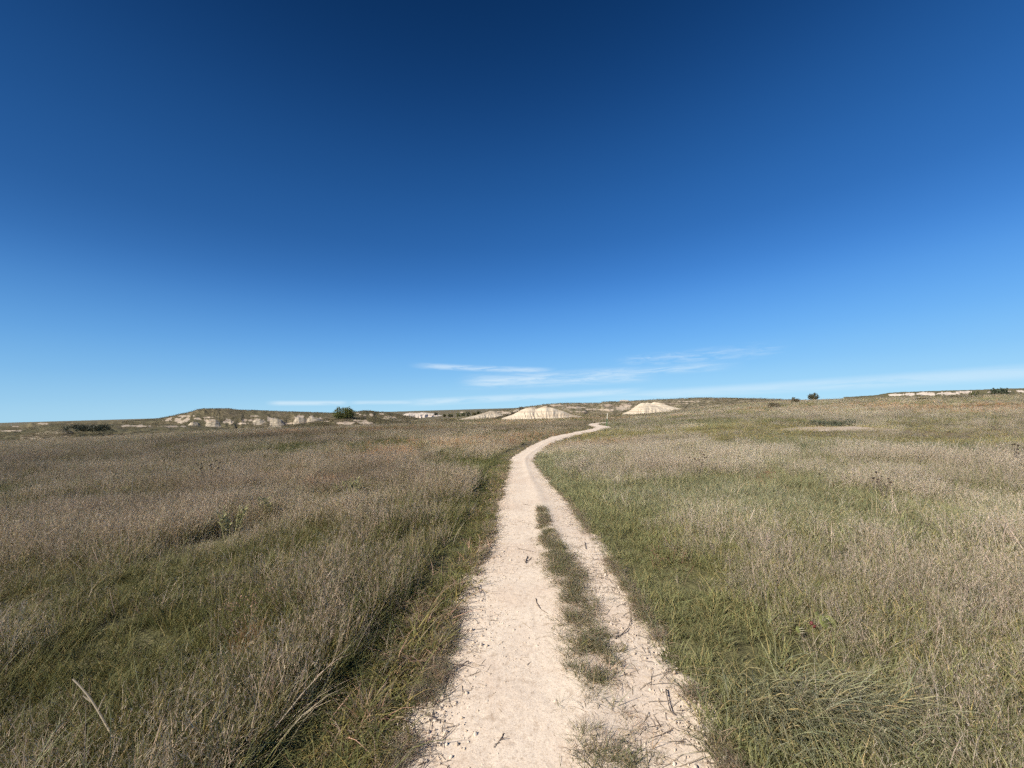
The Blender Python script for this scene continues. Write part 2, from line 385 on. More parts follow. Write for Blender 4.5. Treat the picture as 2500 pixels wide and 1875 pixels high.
# ------------------------------------------------------------------ hills
def hill(name, label, D, sil, base, front, back, mat, clay=(), nu=260, nv=70, gully=.25, gfreq=.25, pw=1.6, seed=0, rough=.5, claylvl=0., cap=.12, skew=None, cmax=1.0):
    """An eroded ridge standing D metres away. sil = skyline points (image column, row) giving crest line and height."""
    sx = np.array([p[0] for p in sil], float); sy = np.array([p[1] for p in sil], float)
    pxs = np.linspace(sx[0], sx[-1], nu); pys = np.interp(pxs, sx, sy)
    dirs = np.array([ray(a, b) for a, b in zip(pxs, pys)]); hz = np.hypot(dirs[:, 0], dirs[:, 1])
    hd = dirs[:, :2] / hz[:, None]
    Dv = D * np.ones(nu) if skew is None else D + np.interp(pxs, skew[0], skew[1])
    zc = EYE + Dv * dirs[:, 2] / hz
    lat = np.concatenate([[0], np.cumsum(np.linalg.norm(np.diff(hd * Dv[:, None], axis=0), axis=1))])
    gn = 1 - np.abs(2 * fbm(lat * gfreq, lat * 0 + seed, seed + 3, 3) - 1) * 2          # ridged
    v = np.concatenate([-np.linspace(1, 0, nv, endpoint=False), np.linspace(0, 1, nv // 2)])
    VV, GG = np.meshgrid(v, np.arange(nu), indexing='ij'); LL = lat[GG]
    fr = VV < 0
    w = np.abs(VV)
    gz = 1 - np.abs(2 * fbm(LL * gfreq + (fbm(LL * .3, VV * 3, seed + 9, 2) - .5) * .8, w * 1.1 + seed, seed + 3, 3) - 1) * 2
    weff = np.clip(w * (1 + gully * (0.5 - gz) * np.minimum(1, w * 4)), 0, 1)
    P = np.where(weff < cap, 1 - .25 * weff, 0)
    t = np.clip((weff - cap) / (1 - cap), 0, 1)
    P = np.where(weff < cap, 1 - .04 * weff / max(cap, 1e-3), .96 * (1 - t) ** pw * (1 + (pw - 1) * t * .6))
    P = np.clip(P, 0, 1)
    dist = Dv[GG] + np.where(fr, VV * front, VV * back)
    bx = hd[GG, 0] * dist; by = hd[GG, 1] * dist
    zb = (zfun(bx, by) - .4) if base is None else np.full(bx.shape, base)
    zt = np.maximum(zc[GG], zb + .02)
    ends = np.minimum(1, np.minimum(GG, nu - 1 - GG) / (nu * .03)) if True else 1
    z = zb + (zt - zb) * P
    z += (fbm(bx * .5, by * .5, seed + 21, 4) - .5) * rough * np.minimum(1, w * 6) * (P > .01)
    V = np.stack([bx, by, z], -1).reshape(-1, 3)
    cm = np.full(len(V), claylvl)
    qx, qy = pix(V)
    fl = fr.reshape(-1)
    wob = (fbm(qx * .11, qy * .20, seed + 5, 4) - .5) * 1.7 + (fbm(qx * .35, qy * .12 + 9, seed + 6, 3) - .5) * 1.3
    for (cx, cy, rx, ry, sgn) in clay:
        d = np.sqrt(((qx - cx - (qy - cy) * sgn) / rx) ** 2 + ((qy - cy) / ry) ** 2) + wob
        cm = np.maximum(cm, sm(1.15, .55, d) * fl * cmax)
    o = mesh_obj(name, V, grid_faces(len(v), nu)[:, ::-1], mat, smooth=True, attrs={'clay': ('FLOAT', cm)})
    tag(o, label, kind='structure')
    return o, V, cm
M_HILL = mat_hill('grassy_hillside', ns=.14, veg0=(.15, .128, .075), veg1=(.105, .10, .06), veg2=(.19, .155, .105))
M_HILLS = mat_hill('clay_speckled_ridge', ns=.26, veg0=(.15, .135, .075))
M_HILLN = mat_hill('speckled_hillside', ns=.55, veg0=(.14, .125, .07))
M_CLAYH = mat_hill('badland_clay', ns=.5, clay=(.64, .55, .42), clay2=(.50, .40, .285))
M_SCAL = mat_hill('scalloped_clay', ns=.22, clay=(.55, .47, .36), clay2=(.40, .31, .23))
M_CLAYF = mat_hill('far_badland_clay', ns=.5, clay=(.60, .53, .45), clay2=(.50, .40, .33))
HV = []
def keep(r): HV.append((r[1], r[2])); return r[0]
# far left tableland
keep(hill('distant_tableland', 'low grassy tableland on the far left skyline', 620,
     [(-260, 1047), (-100, 1044), (0, 1040), (50, 1037.5), (66, 1036), (74, 1031.5), (120, 1029), (200, 1028.5), (330, 1025), (460, 1023), (600, 1016), (760, 1014)], -16, 120, 200, M_HILL,
     [(105, 1034, 14, 2.2, -.8), (40, 1041, 12, 1.2, 0), (320, 1029, 16, 1, 0)], gfreq=.05, seed=1, rough=2))
# gully slope with clay apron at the far left
keep(hill('gully_slope', 'eroded gully slope with pale clay apron at the far left', 170,
     [(-300, 1060), (-80, 1056), (0, 1052), (60, 1046), (110, 1039), (150, 1037), (200, 1036), (300, 1036), (400, 1037), (470, 1040), (540, 1046), (600, 1056)], None, 40, 60, M_HILLN,
     [(70, 1064, 8, 2, 0), (330, 1040, 45, 2.2, 0), (420, 1041, 40, 2.2, 0), (20, 1052, 30, 1.6, 0)], gfreq=.09, seed=2, rough=.9, claylvl=.08))
# the mesa on the left
keep(hill('mesa', 'flat topped grassy mesa with bare clay gullies on the left', 290,
     [(300, 1030), (345, 1026), (385, 1022.5), (420, 1016), (436, 1012), (462, 1007), (484, 1000), (500, 998.3), (560, 998), (580, 1001), (620, 1002), (700, 1005), (770, 1007), (830, 1009), (900, 1012), (960, 1015), (1010, 1022)], None, 62, 120, M_HILL,
     [(408, 1024, 11, 6.5, -1.6), (432, 1025, 11, 7.5, -1.6), (452, 1026, 10, 8, -1.4), (520, 1030, 19, 7.5, .3), (560, 1030, 14, 6, .3), (628, 1028, 18, 8, .5), (668, 1027, 16, 8, .8), (738, 1023, 16, 9, 1), (768, 1022, 14, 9, 1.3), (590, 1034, 14, 3, 0), (612, 1026, 8, 3.5, 0), (596, 1026, 8, 3, 0), (510, 1019, 16, 2, -1), (620, 1016, 14, 1.5, 0), (480, 1022, 12, 2, 0), (445, 1016, 18, 1.5, 0), (700, 1034, 30, 2.2, 0), (805, 1028, 18, 3, -1)], gfreq=.07, seed=4, rough=.35, gully=.15, cap=.3, pw=1.25, nu=420))
for k, (cx, top, hw, lean_, lab_) in enumerate([(476, 1026, 20, -4, 'low clay scallop at the foot of the mesa, leftmost of the row'), (522, 1021.5, 24, 4, 'rounded yellowish clay scallop at the foot of the mesa, second from the left'),
        (561, 1024, 18, 3, 'small round clay scallop at the foot of the mesa, third from the left'), (631, 1020.5, 25, 3, 'large rounded clay scallop under the middle of the mesa'), (674, 1018.5, 24, 3, 'rounded clay scallop right of the large one under the mesa'),
        (735, 1015, 22, -6, 'steep clay scallop toward the right end of the mesa'), (768, 1014.5, 26, -6, 'steep clay scallop at the right end of the mesa, last of the row')]):
    keep(hill('clay_scallop', lab_, 246, [(cx - hw, 1041), (cx - hw * .8, top + 11), (cx - hw * .4 + lean_ * .5, top + 5), (cx + lean_, top + 3), (cx + hw * .45 + lean_ * .5, top + 6), (cx + hw * .85, top + 12), (cx + hw, 1041)], None, 22, 20, M_SCAL,
         gfreq=.35, gully=.12, claylvl=.52, seed=70 + k, rough=.18, nu=90, nv=36, cap=.06))
keep(hill('clay_hummock', 'low pale mound with a shadowed right side at the far left', 150, [(50, 1063), (85, 1058), (110, 1053), (135, 1048), (150, 1046.5), (162, 1048.5), (175, 1053), (190, 1060)], None, 16, 14, M_SCAL, gfreq=.4, gully=.3, claylvl=.42, seed=79, rough=.3, nu=90, nv=30, cap=.05))
# hill behind the juniper bush
keep(hill('grassy_knoll', 'rounded grassy knoll with clay scars behind the big bush', 210,
     [(800, 1024), (835, 1012), (860, 1006), (890, 1003.2), (905, 1003.4), (920, 1005.5), (945, 1006.5), (960, 1010), (985, 1014), (1020, 1022)], None, 45, 60, M_HILL,
     [(893, 1014, 7, 3, .5), (906, 1014, 8, 4, .8), (873, 1009, 4, 1.5, 0), (930, 1011, 10, 1.6, 0), (952, 1020, 16, 3, .3), (880, 1012, 4, 2, 0)], gfreq=.1, seed=6, rough=.6))
keep(hill('distant_badland', 'small pale badland butte standing between knoll and tree row', 330,
     [(972, 1018), (992, 1009), (1002, 1007.5), (1020, 1008), (1032, 1006.8), (1045, 1008), (1060, 1009.5), (1070, 1012), (1090, 1016)], None, 40, 40, M_CLAYF, gfreq=.3, gully=.6, claylvl=.7, seed=8, rough=.4, cap=.03))
keep(hill('distant_knoll', 'small dark distant knoll on the skyline behind the tree row', 420,
     [(1050, 1014), (1090, 1010), (1115, 1006), (1136, 1002), (1150, 1004), (1170, 1008), (1230, 1012)], None, 50, 50, M_HILL, [(1128, 1006, 7, 1.6, 0)], seed=9, rough=.6))
# shrub mound
keep(hill('clay_hummock', 'low hummock with crumbly clay front under the big bush', 84,
     [(690, 1040), (750, 1033), (800, 1026), (830, 1022.5), (860, 1020), (885, 1020), (920, 1022.5), (960, 1027), (1010, 1034)], None, 9, 12, M_HILLN,
     [(845, 1033, 32, 4, 0), (885, 1033, 22, 4, 0), (795, 1029, 10, 1.5, 0), (880, 1027, 20, 2, 0)], gfreq=.3, seed=12, rough=.35))
for k, (cx, top, hw, b) in enumerate([(950, 1018, 30, 1024), (940, 1027.5, 22, 1033), (986, 1026.5, 26, 1034), (1095, 1023, 14, 1027)]):
    keep(hill('clay_hummock', ['small sharp clay mound far behind the right of the big bush', 'low pale clay mound right of the big bush, nearer and left of two',
                               'low pale clay mound right of the big bush, nearer and right of two', 'tiny pale clay mound below the tree row'][k], [130, 88, 90, 105][k],
         [(cx - hw, b), (cx - hw * .4, top + 2), (cx, top), (cx + hw * .35, top + 1.5), (cx + hw, b)], None, 5, 6, M_CLAYH, gfreq=.6, claylvl=.45, seed=30 + k, rough=.2, nu=80, nv=24, cap=.03))
# central ridge
keep(hill('speckled_ridge', 'long low ridge speckled with clay behind the pale mounds', 165,
     [(1150, 1020), (1180, 1009), (1230, 1002), (1290, 993), (1330, 987.5), (1360, 985), (1400, 984.5), (1455, 984.4), (1466, 984), (1471, 981), (1510, 980.5), (1530, 979.5), (1580, 977), (1640, 974.5), (1700, 972), (1760, 972), (1850, 974), (1950, 978)], None, 38, 90, M_HILLS,
     [(1350, 990, 26, 2.5, 0), (1315, 996, 25, 2, 0), (1430, 986, 8, 1, 0), (1480, 990, 14, 3, 0), (1515, 996, 24, 6, 0), (1535, 990, 14, 5, .5), (1485, 1001, 16, 3, 0), (1400, 995, 26, 3, 0), (1440, 999, 18, 2.5, 0), (1420, 1005, 20, 2, 0),
      (1205, 1005, 35, 4, 0), (1680, 980, 25, 1.4, 0), (1640, 985, 40, 1.2, 0), (1240, 1008, 25, 4, 0)], gfreq=.12, seed=14, rough=.5, claylvl=.40, cap=.2, nu=420, cmax=.8))
keep(hill('rock_ledge', 'small square pale rock ledge on the ridge skyline', 163, [(1507, 984), (1512, 980), (1514, 976.8), (1524, 976.3), (1534, 977), (1537, 979), (1543, 983)], None, 1.6, 3, M_CLAYF, claylvl=.6, seed=15, rough=.15, nu=60, nv=20, cap=.35, pw=1.0))
# pale mounds in front
keep(hill('clay_mound', 'big pale double peaked clay mound left of the marker post', 104,
     [(1225, 1021), (1252, 1012), (1274, 1000), (1286, 996), (1298, 995.6), (1306, 998.5), (1312, 998), (1320, 995), (1328, 992.2), (1334, 991.6), (1342, 994.5), (1350, 995.5), (1362, 1001), (1374, 1003), (1390, 1010.5), (1410, 1015), (1440, 1020)], None, 9, 9, M_CLAYH, gfreq=.9, gully=.17, claylvl=.68, seed=17, rough=.22, cap=.03, pw=1.35, nu=320, nv=80))
keep(hill('clay_spur', 'narrow pale clay spur running diagonally left of the double peaked mound', 118,
     [(1200, 1024), (1222, 1017), (1245, 1008), (1262, 998.5), (1272, 993), (1280, 996), (1290, 1004), (1300, 1018)], None, 7, 8, M_CLAYH, [(1243, 1007, 13, 14, -2.4)], gfreq=.9, claylvl=.45, seed=19, rough=.3, cap=.03, nu=200, skew=([1200, 1272, 1292], [-8, 6, 6])))
keep(hill('clay_mound', 'pale grassy clay mound sloping down toward the tree row', 122,
     [(1110, 1026), (1140, 1019), (1165, 1013), (1188, 1006), (1198, 1003), (1208, 1005), (1222, 1011), (1240, 1019)], None, 8, 9, M_CLAYH, gfreq=.5, claylvl=.62, seed=20, rough=.3, cap=.03, nu=200, skew=([1110, 1198, 1240], [-8, 4, 4])))
keep(hill('clay_mound', 'pale rounded clay mound below the rock ledge right of the post', 126,
     [(1520, 1010), (1538, 1002), (1551, 992), (1562, 985.5), (1570, 983.6), (1580, 985.5), (1600, 991.5), (1620, 997), (1645, 1003), (1665, 1009)], None, 9, 8, M_CLAYH, gfreq=.9, gully=.2, claylvl=.66, seed=22, rough=.24, cap=.03, nu=220))
keep(hill('clay_spur', 'thin pale clay spur beside the rounded mound, left of two', 130,
     [(1570, 988), (1580, 982.5), (1592, 985.5), (1606, 991), (1622, 998), (1640, 1006)], None, 5, 5, M_CLAYH, [(1606, 995, 9, 12, 2.3)], gfreq=.6, claylvl=.66, seed=23, rough=.3, cap=.03, nu=120))
keep(hill('clay_spur', 'thin pale clay spur beside the rounded mound, right of two', 137,
     [(1584, 987), (1597, 981), (1612, 983.5), (1628, 989), (1648, 995), (1668, 998.5), (1700, 1003)], None, 6, 6, M_CLAYH, [(1642, 992, 13, 10, 4.4)], gfreq=.6, claylvl=.66, seed=24, rough=.3, cap=.03, nu=160))
# far right bluffs
keep(hill('distant_bluff', 'long pale eroded bluff on the far right skyline', 480,
     [(2060, 970), (2140, 965), (2168, 959.5), (2200, 957.5), (2260, 955.5), (2330, 953.5), (2400, 951.5), (2440, 949.5), (2520, 947.5), (2620, 946), (2760, 948), (2900, 955)], None, 45, 120, M_CLAYF,
     [(2188, 963.5, 16, 2.6, 0), (2222, 962.5, 18, 3.6, 0), (2262, 961.5, 26, 4, 0), (2310, 960.5, 30, 3.6, 0), (2350, 957.5, 30, 2.4, .5), (2418, 957, 9, 1.5, 0), (2462, 955.5, 10, 1.3, 0), (2492, 955, 10, 2.6, 0), (2600, 955, 40, 3, 0)], gfreq=.06, seed=26, rough=1.2, gully=.5, cap=.3, pw=1.2, nu=360))
for k, (a, b, y, hgt, D) in enumerate([(1876, 1902, 985, 1.6, 78), (2236, 2275, 974, 1.6, 112), (2300, 2385, 968, 1.8, 125), (1936, 1950, 975, 1.5, 120)]):
    c = .5 * (a + b)
    keep(hill('clay_ledge', ['short pale clay ledge in the right field, lowest and leftmost', 'short pale clay ledge in the right field below the far bluff',
                             'long thin pale clay ledge below the far bluff', 'tiny pale clay ledge near the lone tree on the skyline'][k], D,
         [(a, y + hgt), (a + (b - a) * .2, y + .4), (c, y), (b - (b - a) * .2, y + .3), (b, y + hgt)], None, 2.2, 3.5, M_CLAYF, claylvl=.42, seed=60 + k, rough=.15, nu=60, nv=18, cap=.1))

# ------------------------------------------------------------------ tuft meshes
def strips(base, az_, L, lean, curl, droop, W, col, seg=3, face=None):
    """many tapered ribbons at once -> V, F, C"""
    n = len(L); t = np.linspace(0, 1, seg + 1)
    d = np.stack([np.cos(az_), np.sin(az_), 0 * az_], -1)
    out = lean[:, None] * t + curl[:, None] * t ** 2
    up_ = t[None] * (1 - droop[:, None] * t[None] ** 2)
    P = base[:, None, :] + d[:, None, :] * (out * L[:, None])[..., None]
    P[..., 2] += up_ * L[:, None]
    fa = (rng.uniform(0, math.pi, n) if face is None else face)
    sd_ = np.stack([np.cos(fa), np.sin(fa), 0 * fa], -1)
    wt = W[:, None] * np.clip(1.02 - t[None] ** 1.5, .0, 1) * .5
    A = P - sd_[:, None, :] * wt[..., None]; B = P + sd_[:, None, :] * wt[..., None]
    V = np.stack([A, B], 2)                       # n, seg+1, 2, 3
    V = V.reshape(n, -1, 3)[:, :2 * seg + 1]      # tip keeps one vertex
    k = 2 * seg + 1; o = (np.arange(n) * k)[:, None]
    Fq = []
    for i in range(seg - 1):
        Fq.append(np.concatenate([o + 2 * i, o + 2 * i + 1, o + 2 * i + 3, o + 2 * i + 2], 1))
    Fq = np.concatenate(Fq).tolist() if Fq else []
    Ft = np.concatenate([o + 2 * seg - 2, o + 2 * seg - 1, o + 2 * seg], 1).tolist()
    return V.reshape(-1, 3), Fq + Ft, np.repeat(col, k, 0)
U = rng.uniform
def bladecols(n, dead=.25, spread=.3, deadc=(1.9, 1.5, 1.5)):
    c = np.ones((n, 4)); c[:, :3] *= (1 + U(-spread, spread, n))[:, None]
    c[:, 0] *= 1 + U(-.08, .08, n); c[:, 2] *= 1 + U(-.12, .12, n)
    k = U(0, 1, n) < dead; c[k, :3] *= np.array(deadc) * U(.75, 1.1, k.sum())[:, None]
    return c
def join(parts):
    V, Fs, C, n = [], [], [], 0
    for v, f, c in parts:
        V.append(v); C.append(c); Fs += [[i + n for i in q] for q in f]; n += len(v)
    return np.concatenate(V), Fs, np.concatenate(C)
def disc(n, R):
    a = U(0, 2 * math.pi, n); r = R * np.sqrt(U(0, 1, n)); return np.stack([r * np.cos(a), r * np.sin(a), np.full(n, -.03)], -1), a
def t_green(n=24, R=.24, w=.024, lean=.35, curl=.5, dead=.22):
    b, a = disc(n, R)
    return strips(b, a + U(-1.2, 1.2, n), U(.55, 1.05, n), U(0, lean, n), U(0, curl, n), U(0, .35, n), w * U(.6, 1.25, n), bladecols(n, dead))
def t_seed(n=13, R=.24, w=.0095, heads=9, nb=17):
    b, a = disc(n, R); az_ = a + U(-1, 1, n); L = U(.7, 1.08, n); lean = U(0, .3, n); curl = U(0, .28, n); droop = U(0, .12, n)
    st = strips(b, az_, L, lean, curl, droop, w * U(.8, 1.3, n), bladecols(n, 0, .25))
    t = U(.55, 1.0, (n, heads)); d = np.stack([np.cos(az_), np.sin(az_), 0 * az_], -1)
    P = b[:, None, :] + d[:, None, :] * ((lean[:, None] * t + curl[:, None] * t ** 2) * L[:, None])[..., None]
    P[..., 2] += t * (1 - droop[:, None] * t ** 2) * L[:, None]
    P = P.reshape(-1, 3); m = len(P); hc = bladecols(m, .25, .28, (1.35, 1.3, 1.3))
    sp = strips(P, U(0, 2 * math.pi, m), U(.035, .085, m), U(.1, .6, m), U(-.2, .3, m), U(0, .5, m), U(.007, .014, m), hc, seg=1)
    b2, a2 = disc(nb, R * 1.1); gc = bladecols(nb, .3, .3, (1.3, 1.2, 1.1)); gc[:, :3] *= (.62, .74, .52)
    bl = strips(b2, a2 + U(-1.5, 1.5, nb), U(.35, .85, nb), U(0, .5, nb), U(0, .7, nb), U(0, .4, nb), .016 * U(.6, 1.3, nb), gc)
    return join([st, sp, bl])
def t_stiff(n=24, R=.18, w=.014):
    b, a = disc(n, R); c = bladecols(n, .2, .35, (1.5, 1.5, 1.6))
    return strips(b, a + U(-1, 1, n), U(.6, 1.05, n), U(0, .2, n), U(0, .18, n), U(0, .1, n), w * U(.7, 1.3, n), c)
def t_mat(n=24, R=.55, w=.042):
    b, a = disc(n, R)
    return strips(b, U(0, 6.28, n), U(.5, 1.1, n), U(.1, .9, n), U(0, 1.0, n), U(.2, .85, n), w * U(.5, 1.2, n), bladecols(n, .45, .35, (1.7, 1.35, 1.3)))
VAR = bpy.data.collections.new('tuft_variants')      # not linked to the scene: only instanced
kinds = {}
def addvar(kind, fn, n, mat=M_BLADE):
    for k in range(n):
        V, Fs, C = fn(); o = mesh_obj('%03d_%s' % (len(VAR.objects), kind), V, Fs, mat, link=False, attrs={'bc': ('FLOAT_COLOR', C)})
        kinds.setdefault(kind, []).append(len(VAR.objects)); VAR.objects.link(o)
addvar('green', t_green, 6); addvar('seed', t_seed, 7); addvar('stiff', t_stiff, 4); addvar('mat', t_mat, 5)
def t_wiry(n=26, R=.3):
    b, a = disc(n, R); c = bladecols(n, .3, .4, (1.35, 1.3, 1.3)); g = U(0, 1, n) < .4; c[g, :3] *= (.6, .7, .5)
    st = strips(b, U(0, 6.28, n), U(.5, 1.1, n), U(0, .45, n), U(-.2, .6, n), U(0, .4, n), .0115 * U(.6, 1.5, n), c, 4)
    m = 30; bb, aa = disc(m, R); bb[:, 2] = U(.45, .95, m); hc = bladecols(m, .3, .3, (1.35, 1.3, 1.3))
    return join([st, strips(bb, U(0, 6.28, m), U(.05, .13, m), U(0, .8, m), U(-.5, .8, m), U(0, .5, m), U(.005, .010, m), hc, 2)])
addvar('wiry', t_wiry, 7)
addvar('curl', lambda: t_green(28, .3, .022, .7, 1.0, .3), 5)
def scatter(name, label, P, rot, scl_, vi, tint, coll=VAR):
    n = len(P); me = bpy.data.meshes.new(name); me.vertices.add(n); me.vertices.foreach_set('co', np.asarray(P, np.float32).ravel())
    for k, typ, arr, f in (('rot', 'FLOAT_VECTOR', rot, 'vector'), ('scl', 'FLOAT_VECTOR', scl_, 'vector'), ('tint', 'FLOAT_COLOR', np.concatenate([tint, np.ones((n, 1))], 1), 'color')):
        a = me.attributes.new(k, typ, 'POINT'); a.data.foreach_set(f, np.asarray(arr, np.float32).ravel())
    a = me.attributes.new('vi', 'INT', 'POINT'); a.data.foreach_set('value', np.asarray(vi, np.int32))
    o = bpy.data.objects.new(name, me); COL.objects.link(o); tag(o, label, kind='stuff')
    ng = bpy.data.node_groups.new(name + '_nodes', 'GeometryNodeTree')
    ng.interface.new_socket('Geometry', in_out='INPUT', socket_type='NodeSocketGeometry'); ng.interface.new_socket('Geometry', in_out='OUTPUT', socket_type='NodeSocketGeometry')
    gi = ng.nodes.new('NodeGroupInput'); go = ng.nodes.new('NodeGroupOutput'); ip = ng.nodes.new('GeometryNodeInstanceOnPoints')
    ci = ng.nodes.new('GeometryNodeCollectionInfo'); ci.inputs['Collection'].default_value = coll
    ci.inputs['Separate Children'].default_value = True; ci.inputs['Reset Children'].default_value = True
    def na(nm, dt):
        x = ng.nodes.new('GeometryNodeInputNamedAttribute'); x.data_type = dt; x.inputs['Name'].default_value = nm; return x.outputs['Attribute']
    L = ng.links.new
    L(gi.outputs[0], ip.inputs['Points']); L(ci.outputs[0], ip.inputs['Instance']); ip.inputs['Pick Instance'].default_value = True
    L(na('vi', 'INT'), ip.inputs['Instance Index']); L(na('rot', 'FLOAT_VECTOR'), ip.inputs['Rotation']); L(na('scl', 'FLOAT_VECTOR'), ip.inputs['Scale'])
    L(ip.outputs[0], go.inputs[0])
    md = o.modifiers.new('scatter', 'NODES'); md.node_group = ng
    return o

# ------------------------------------------------------------------ grass zones
def sample_field(dens, r0_, r1_, amax):
    rr = np.geomspace(r0_, r1_, 400); pdf = rr * dens(rr); cdf = np.concatenate([[0], np.cumsum(.5 * (pdf[1:] + pdf[:-1]) * np.diff(rr))])
    n = int(cdf[-1] * 2 * amax); r = np.interp(U(0, cdf[-1], n), cdf, rr); a = U(-amax, amax, n)
    return r * np.sin(a), r * np.cos(a), r
gx, gy, gr = sample_field(lambda r: 400 / (1 + (r / 6) ** 1.8), .7, 150, math.radians(66))
sd, side, uu = path_sd(np.stack([gx, gy], -1))
edge_n = (fbm(gx * 2.5, gy * 2.5, 71, 3) - .5)
bp = hit(2030, 1047)                                   # bare patch in the right field
bare = np.hypot((gx - bp[0]) / 2.5, (gy - bp[1]) / 1.3) + (fbm(gx * .9, gy * .9, 72, 3) - .5) * 1.3
n5 = fbm(gx * 1.3 + 3, gy * 1.3, 85, 3); thin = U(0, 1, len(gx)) < np.clip((n5 - .30) * 5 + .35, .35, 1)
keepm = thin & (sd > np.where(side > 0, -.03, .02) + edge_n * .22 * np.clip(gr / 6, .3, 1)) & ((bare > .9) | (U(0, 1, len(gx)) < .42))
gx, gy, gr, sd, side, uu = [a[keepm] for a in (gx, gy, gr, sd, side, uu)]
n = len(gx)
n1 = fbm(gx * .16, gy * .16, 81, 3); n2 = fbm(gx * .8, gy * .8, 82, 3); n3 = fbm(gx * .05, gy * .05, 83, 3); n4 = fbm(gx * .3 + 7, gy * .3, 84, 3)
left = (side < 0)
pm = np.where(left, np.interp(gr, [0, 3, 5, 8, 12, 30, 55, 90], [.34, .32, .32, .46, .70, .66, .5, .45]),
              np.interp(gr, [0, 4, 7, 9.5, 16, 20, 26, 34, 45, 80, 150], [.05, .07, .13, .45, .58, .26, .10, .28, .52, .42, .42]))
pm = np.clip(pm + (n1 - .5) * 2.2 + (n2 - .5) * 1.3, .02, .96)
seedy = U(0, 1, n) < pm
verge = left & (sd < .60 + (n2 - .5) * .6 + (n4 - .5) * .45) & (gr < 21)
redge = (~left) & (sd < .45 + (n2 - .5) * .3) & (gr < 14)
seedy &= ~(verge & (U(0, 1, n) < .88)); seedy &= ~(redge & (U(0, 1, n) < .9))
h = np.where(left, np.interp(gr, [0, 3, 8, 20, 50, 150], [.21, .23, .28, .32, .33, .4]), np.interp(gr, [0, 4, 8, 14, 22, 34, 150], [.165, .185, .25, .32, .24, .28, .4]))
h = h * (.45 + 1.1 * n2) * U(.7, 1.25, n)
h = np.where(seedy, h * 1.18, h * .82)
h = np.where(left & ~verge & (sd < 1.5) & (gr < 21), h * 1.22, h); h = np.where(verge, U(.08, .17, n) * (1 + .5 * (n2 - .5)) * np.interp(sd, [.25, .5], [1, .6]), h); h = np.where(redge, np.clip(h, .1, .22) * U(.6, 1.0, n), h)
nearp = (sd < 2.2) & (gr >= 13); h = np.where(nearp, h * np.clip(.52 + sd * .25, .5, 1), h)
for (cx_, cy_, cr_, cf_) in ((562, 1318, .5, .5), (650, 1280, .35, .55), (860, 1220, .55, .5), (1650, 1400, .35, .6), (2010, 1570, .3, .55), (795, 1215, .5, .6)):
    q_ = hit(cx_, cy_); h *= np.interp(np.hypot(gx - q_[0], gy - q_[1] + cr_ * .5), [0, cr_ * .7, cr_ * 1.4], [cf_, cf_, 1])
h *= np.interp(np.hypot((gx - bp[0]) / 6, (gy - bp[1] + 3) / 5), [0, .9, 1.3], [.6, .65, 1])
C = lambda *c: np.array(c)
GREEN, BLUEG, OLIVE, MAUVE, TAN, ORANGE, YEL = C(.155, .175, .062), C(.220, .225, .130), C(.255, .245, .105), C(.36, .295, .22), C(.47, .405, .30), C(.36, .19, .08), C(.29, .25, .095)
lerp = lambda a, b, t: a + (b - a) * t[:, None]
g_t = lerp(GREEN[None], BLUEG[None], np.clip(np.where(left, .15, .75) + (n4 - .5) * 1.2, 0, 1))
g_t = lerp(g_t, OLIVE[None], np.clip(np.where(left, .42, .28) + (n1 - .5) * 2.0 + np.where(left, 0, sm(14, 24, gr) * .5), 0, 1))
s_t = lerp(MAUVE[None], TAN[None], np.clip(.32 + (n4 - .5) * 1.5 + U(-.2, .2, n) + np.where(left, 0, .12 * sm(8, 3, gr)), 0, 1))
tint = np.where(seedy[:, None], s_t, g_t)
# yellow-green band in the right field
yb = (~left) & (gr > 20) & (gr < 36) & (U(0, 1, n) < .55); tint[yb & ~seedy] = lerp(OLIVE[None], YEL[None], U(0, 1, (yb & ~seedy).sum()))
# dry stems also run through the verge and strip of the near left
tint[verge] *= 1.15
vb = verge & (U(0, 1, n) < .3); tint[vb] = lerp(MAUVE[None] * .8, TAN[None] * .8, U(0, 1, vb.sum()))
vb = verge & (sd > .35) & (U(0, 1, n) < .7); tint[vb] = lerp(GREEN[None], GREEN[None] * np.array([1.1, 1.15, 1.3]), U(0, 1, vb.sum()))
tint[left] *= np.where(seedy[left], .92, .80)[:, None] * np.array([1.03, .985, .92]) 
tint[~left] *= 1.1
# rusty bluestem
rust = np.zeros(n)
for (px, py, rx, ry) in [(795, 1185, .55, .5), (690, 1165, .5, .6), (940, 1115, 1.2, 1.6), (2180, 992, 5, 9), (2330, 995, 7, 9), (2440, 990, 6, 8), (700, 1056, 4, 5), (900, 1050, 5, 7), (1010, 1046, 5, 6), (420, 1052, 6, 6), (610, 1590, .12, .12)]:
    c = hit(px, py); rust = np.maximum(rust, np.exp(-(((gx - c[0]) / rx) ** 2 + ((gy - c[1]) / ry) ** 2)))
rust = np.maximum(rust * .8, np.clip((n3 - .62) * 3, 0, .35) * (gr > 18))
rs = (U(0, 1, n) < rust) & ~verge & ~redge
tint[rs] = lerp(ORANGE[None], TAN[None], U(0, .6, rs.sum()))
tint *= (1 + U(-.18, .18, n) + (n2 - .5) * .4 + (n3 - .5) * .8 + (n4 - .5) * .3)[:, None]
vi = np.empty(n, int)
pick = lambda k, m: np.array(kinds[k])[rng.integers(0, len(kinds[k]), m)]
vi[:] = pick('green', n); cu = U(0, 1, n) < .35; vi[cu] = pick('curl', cu.sum())
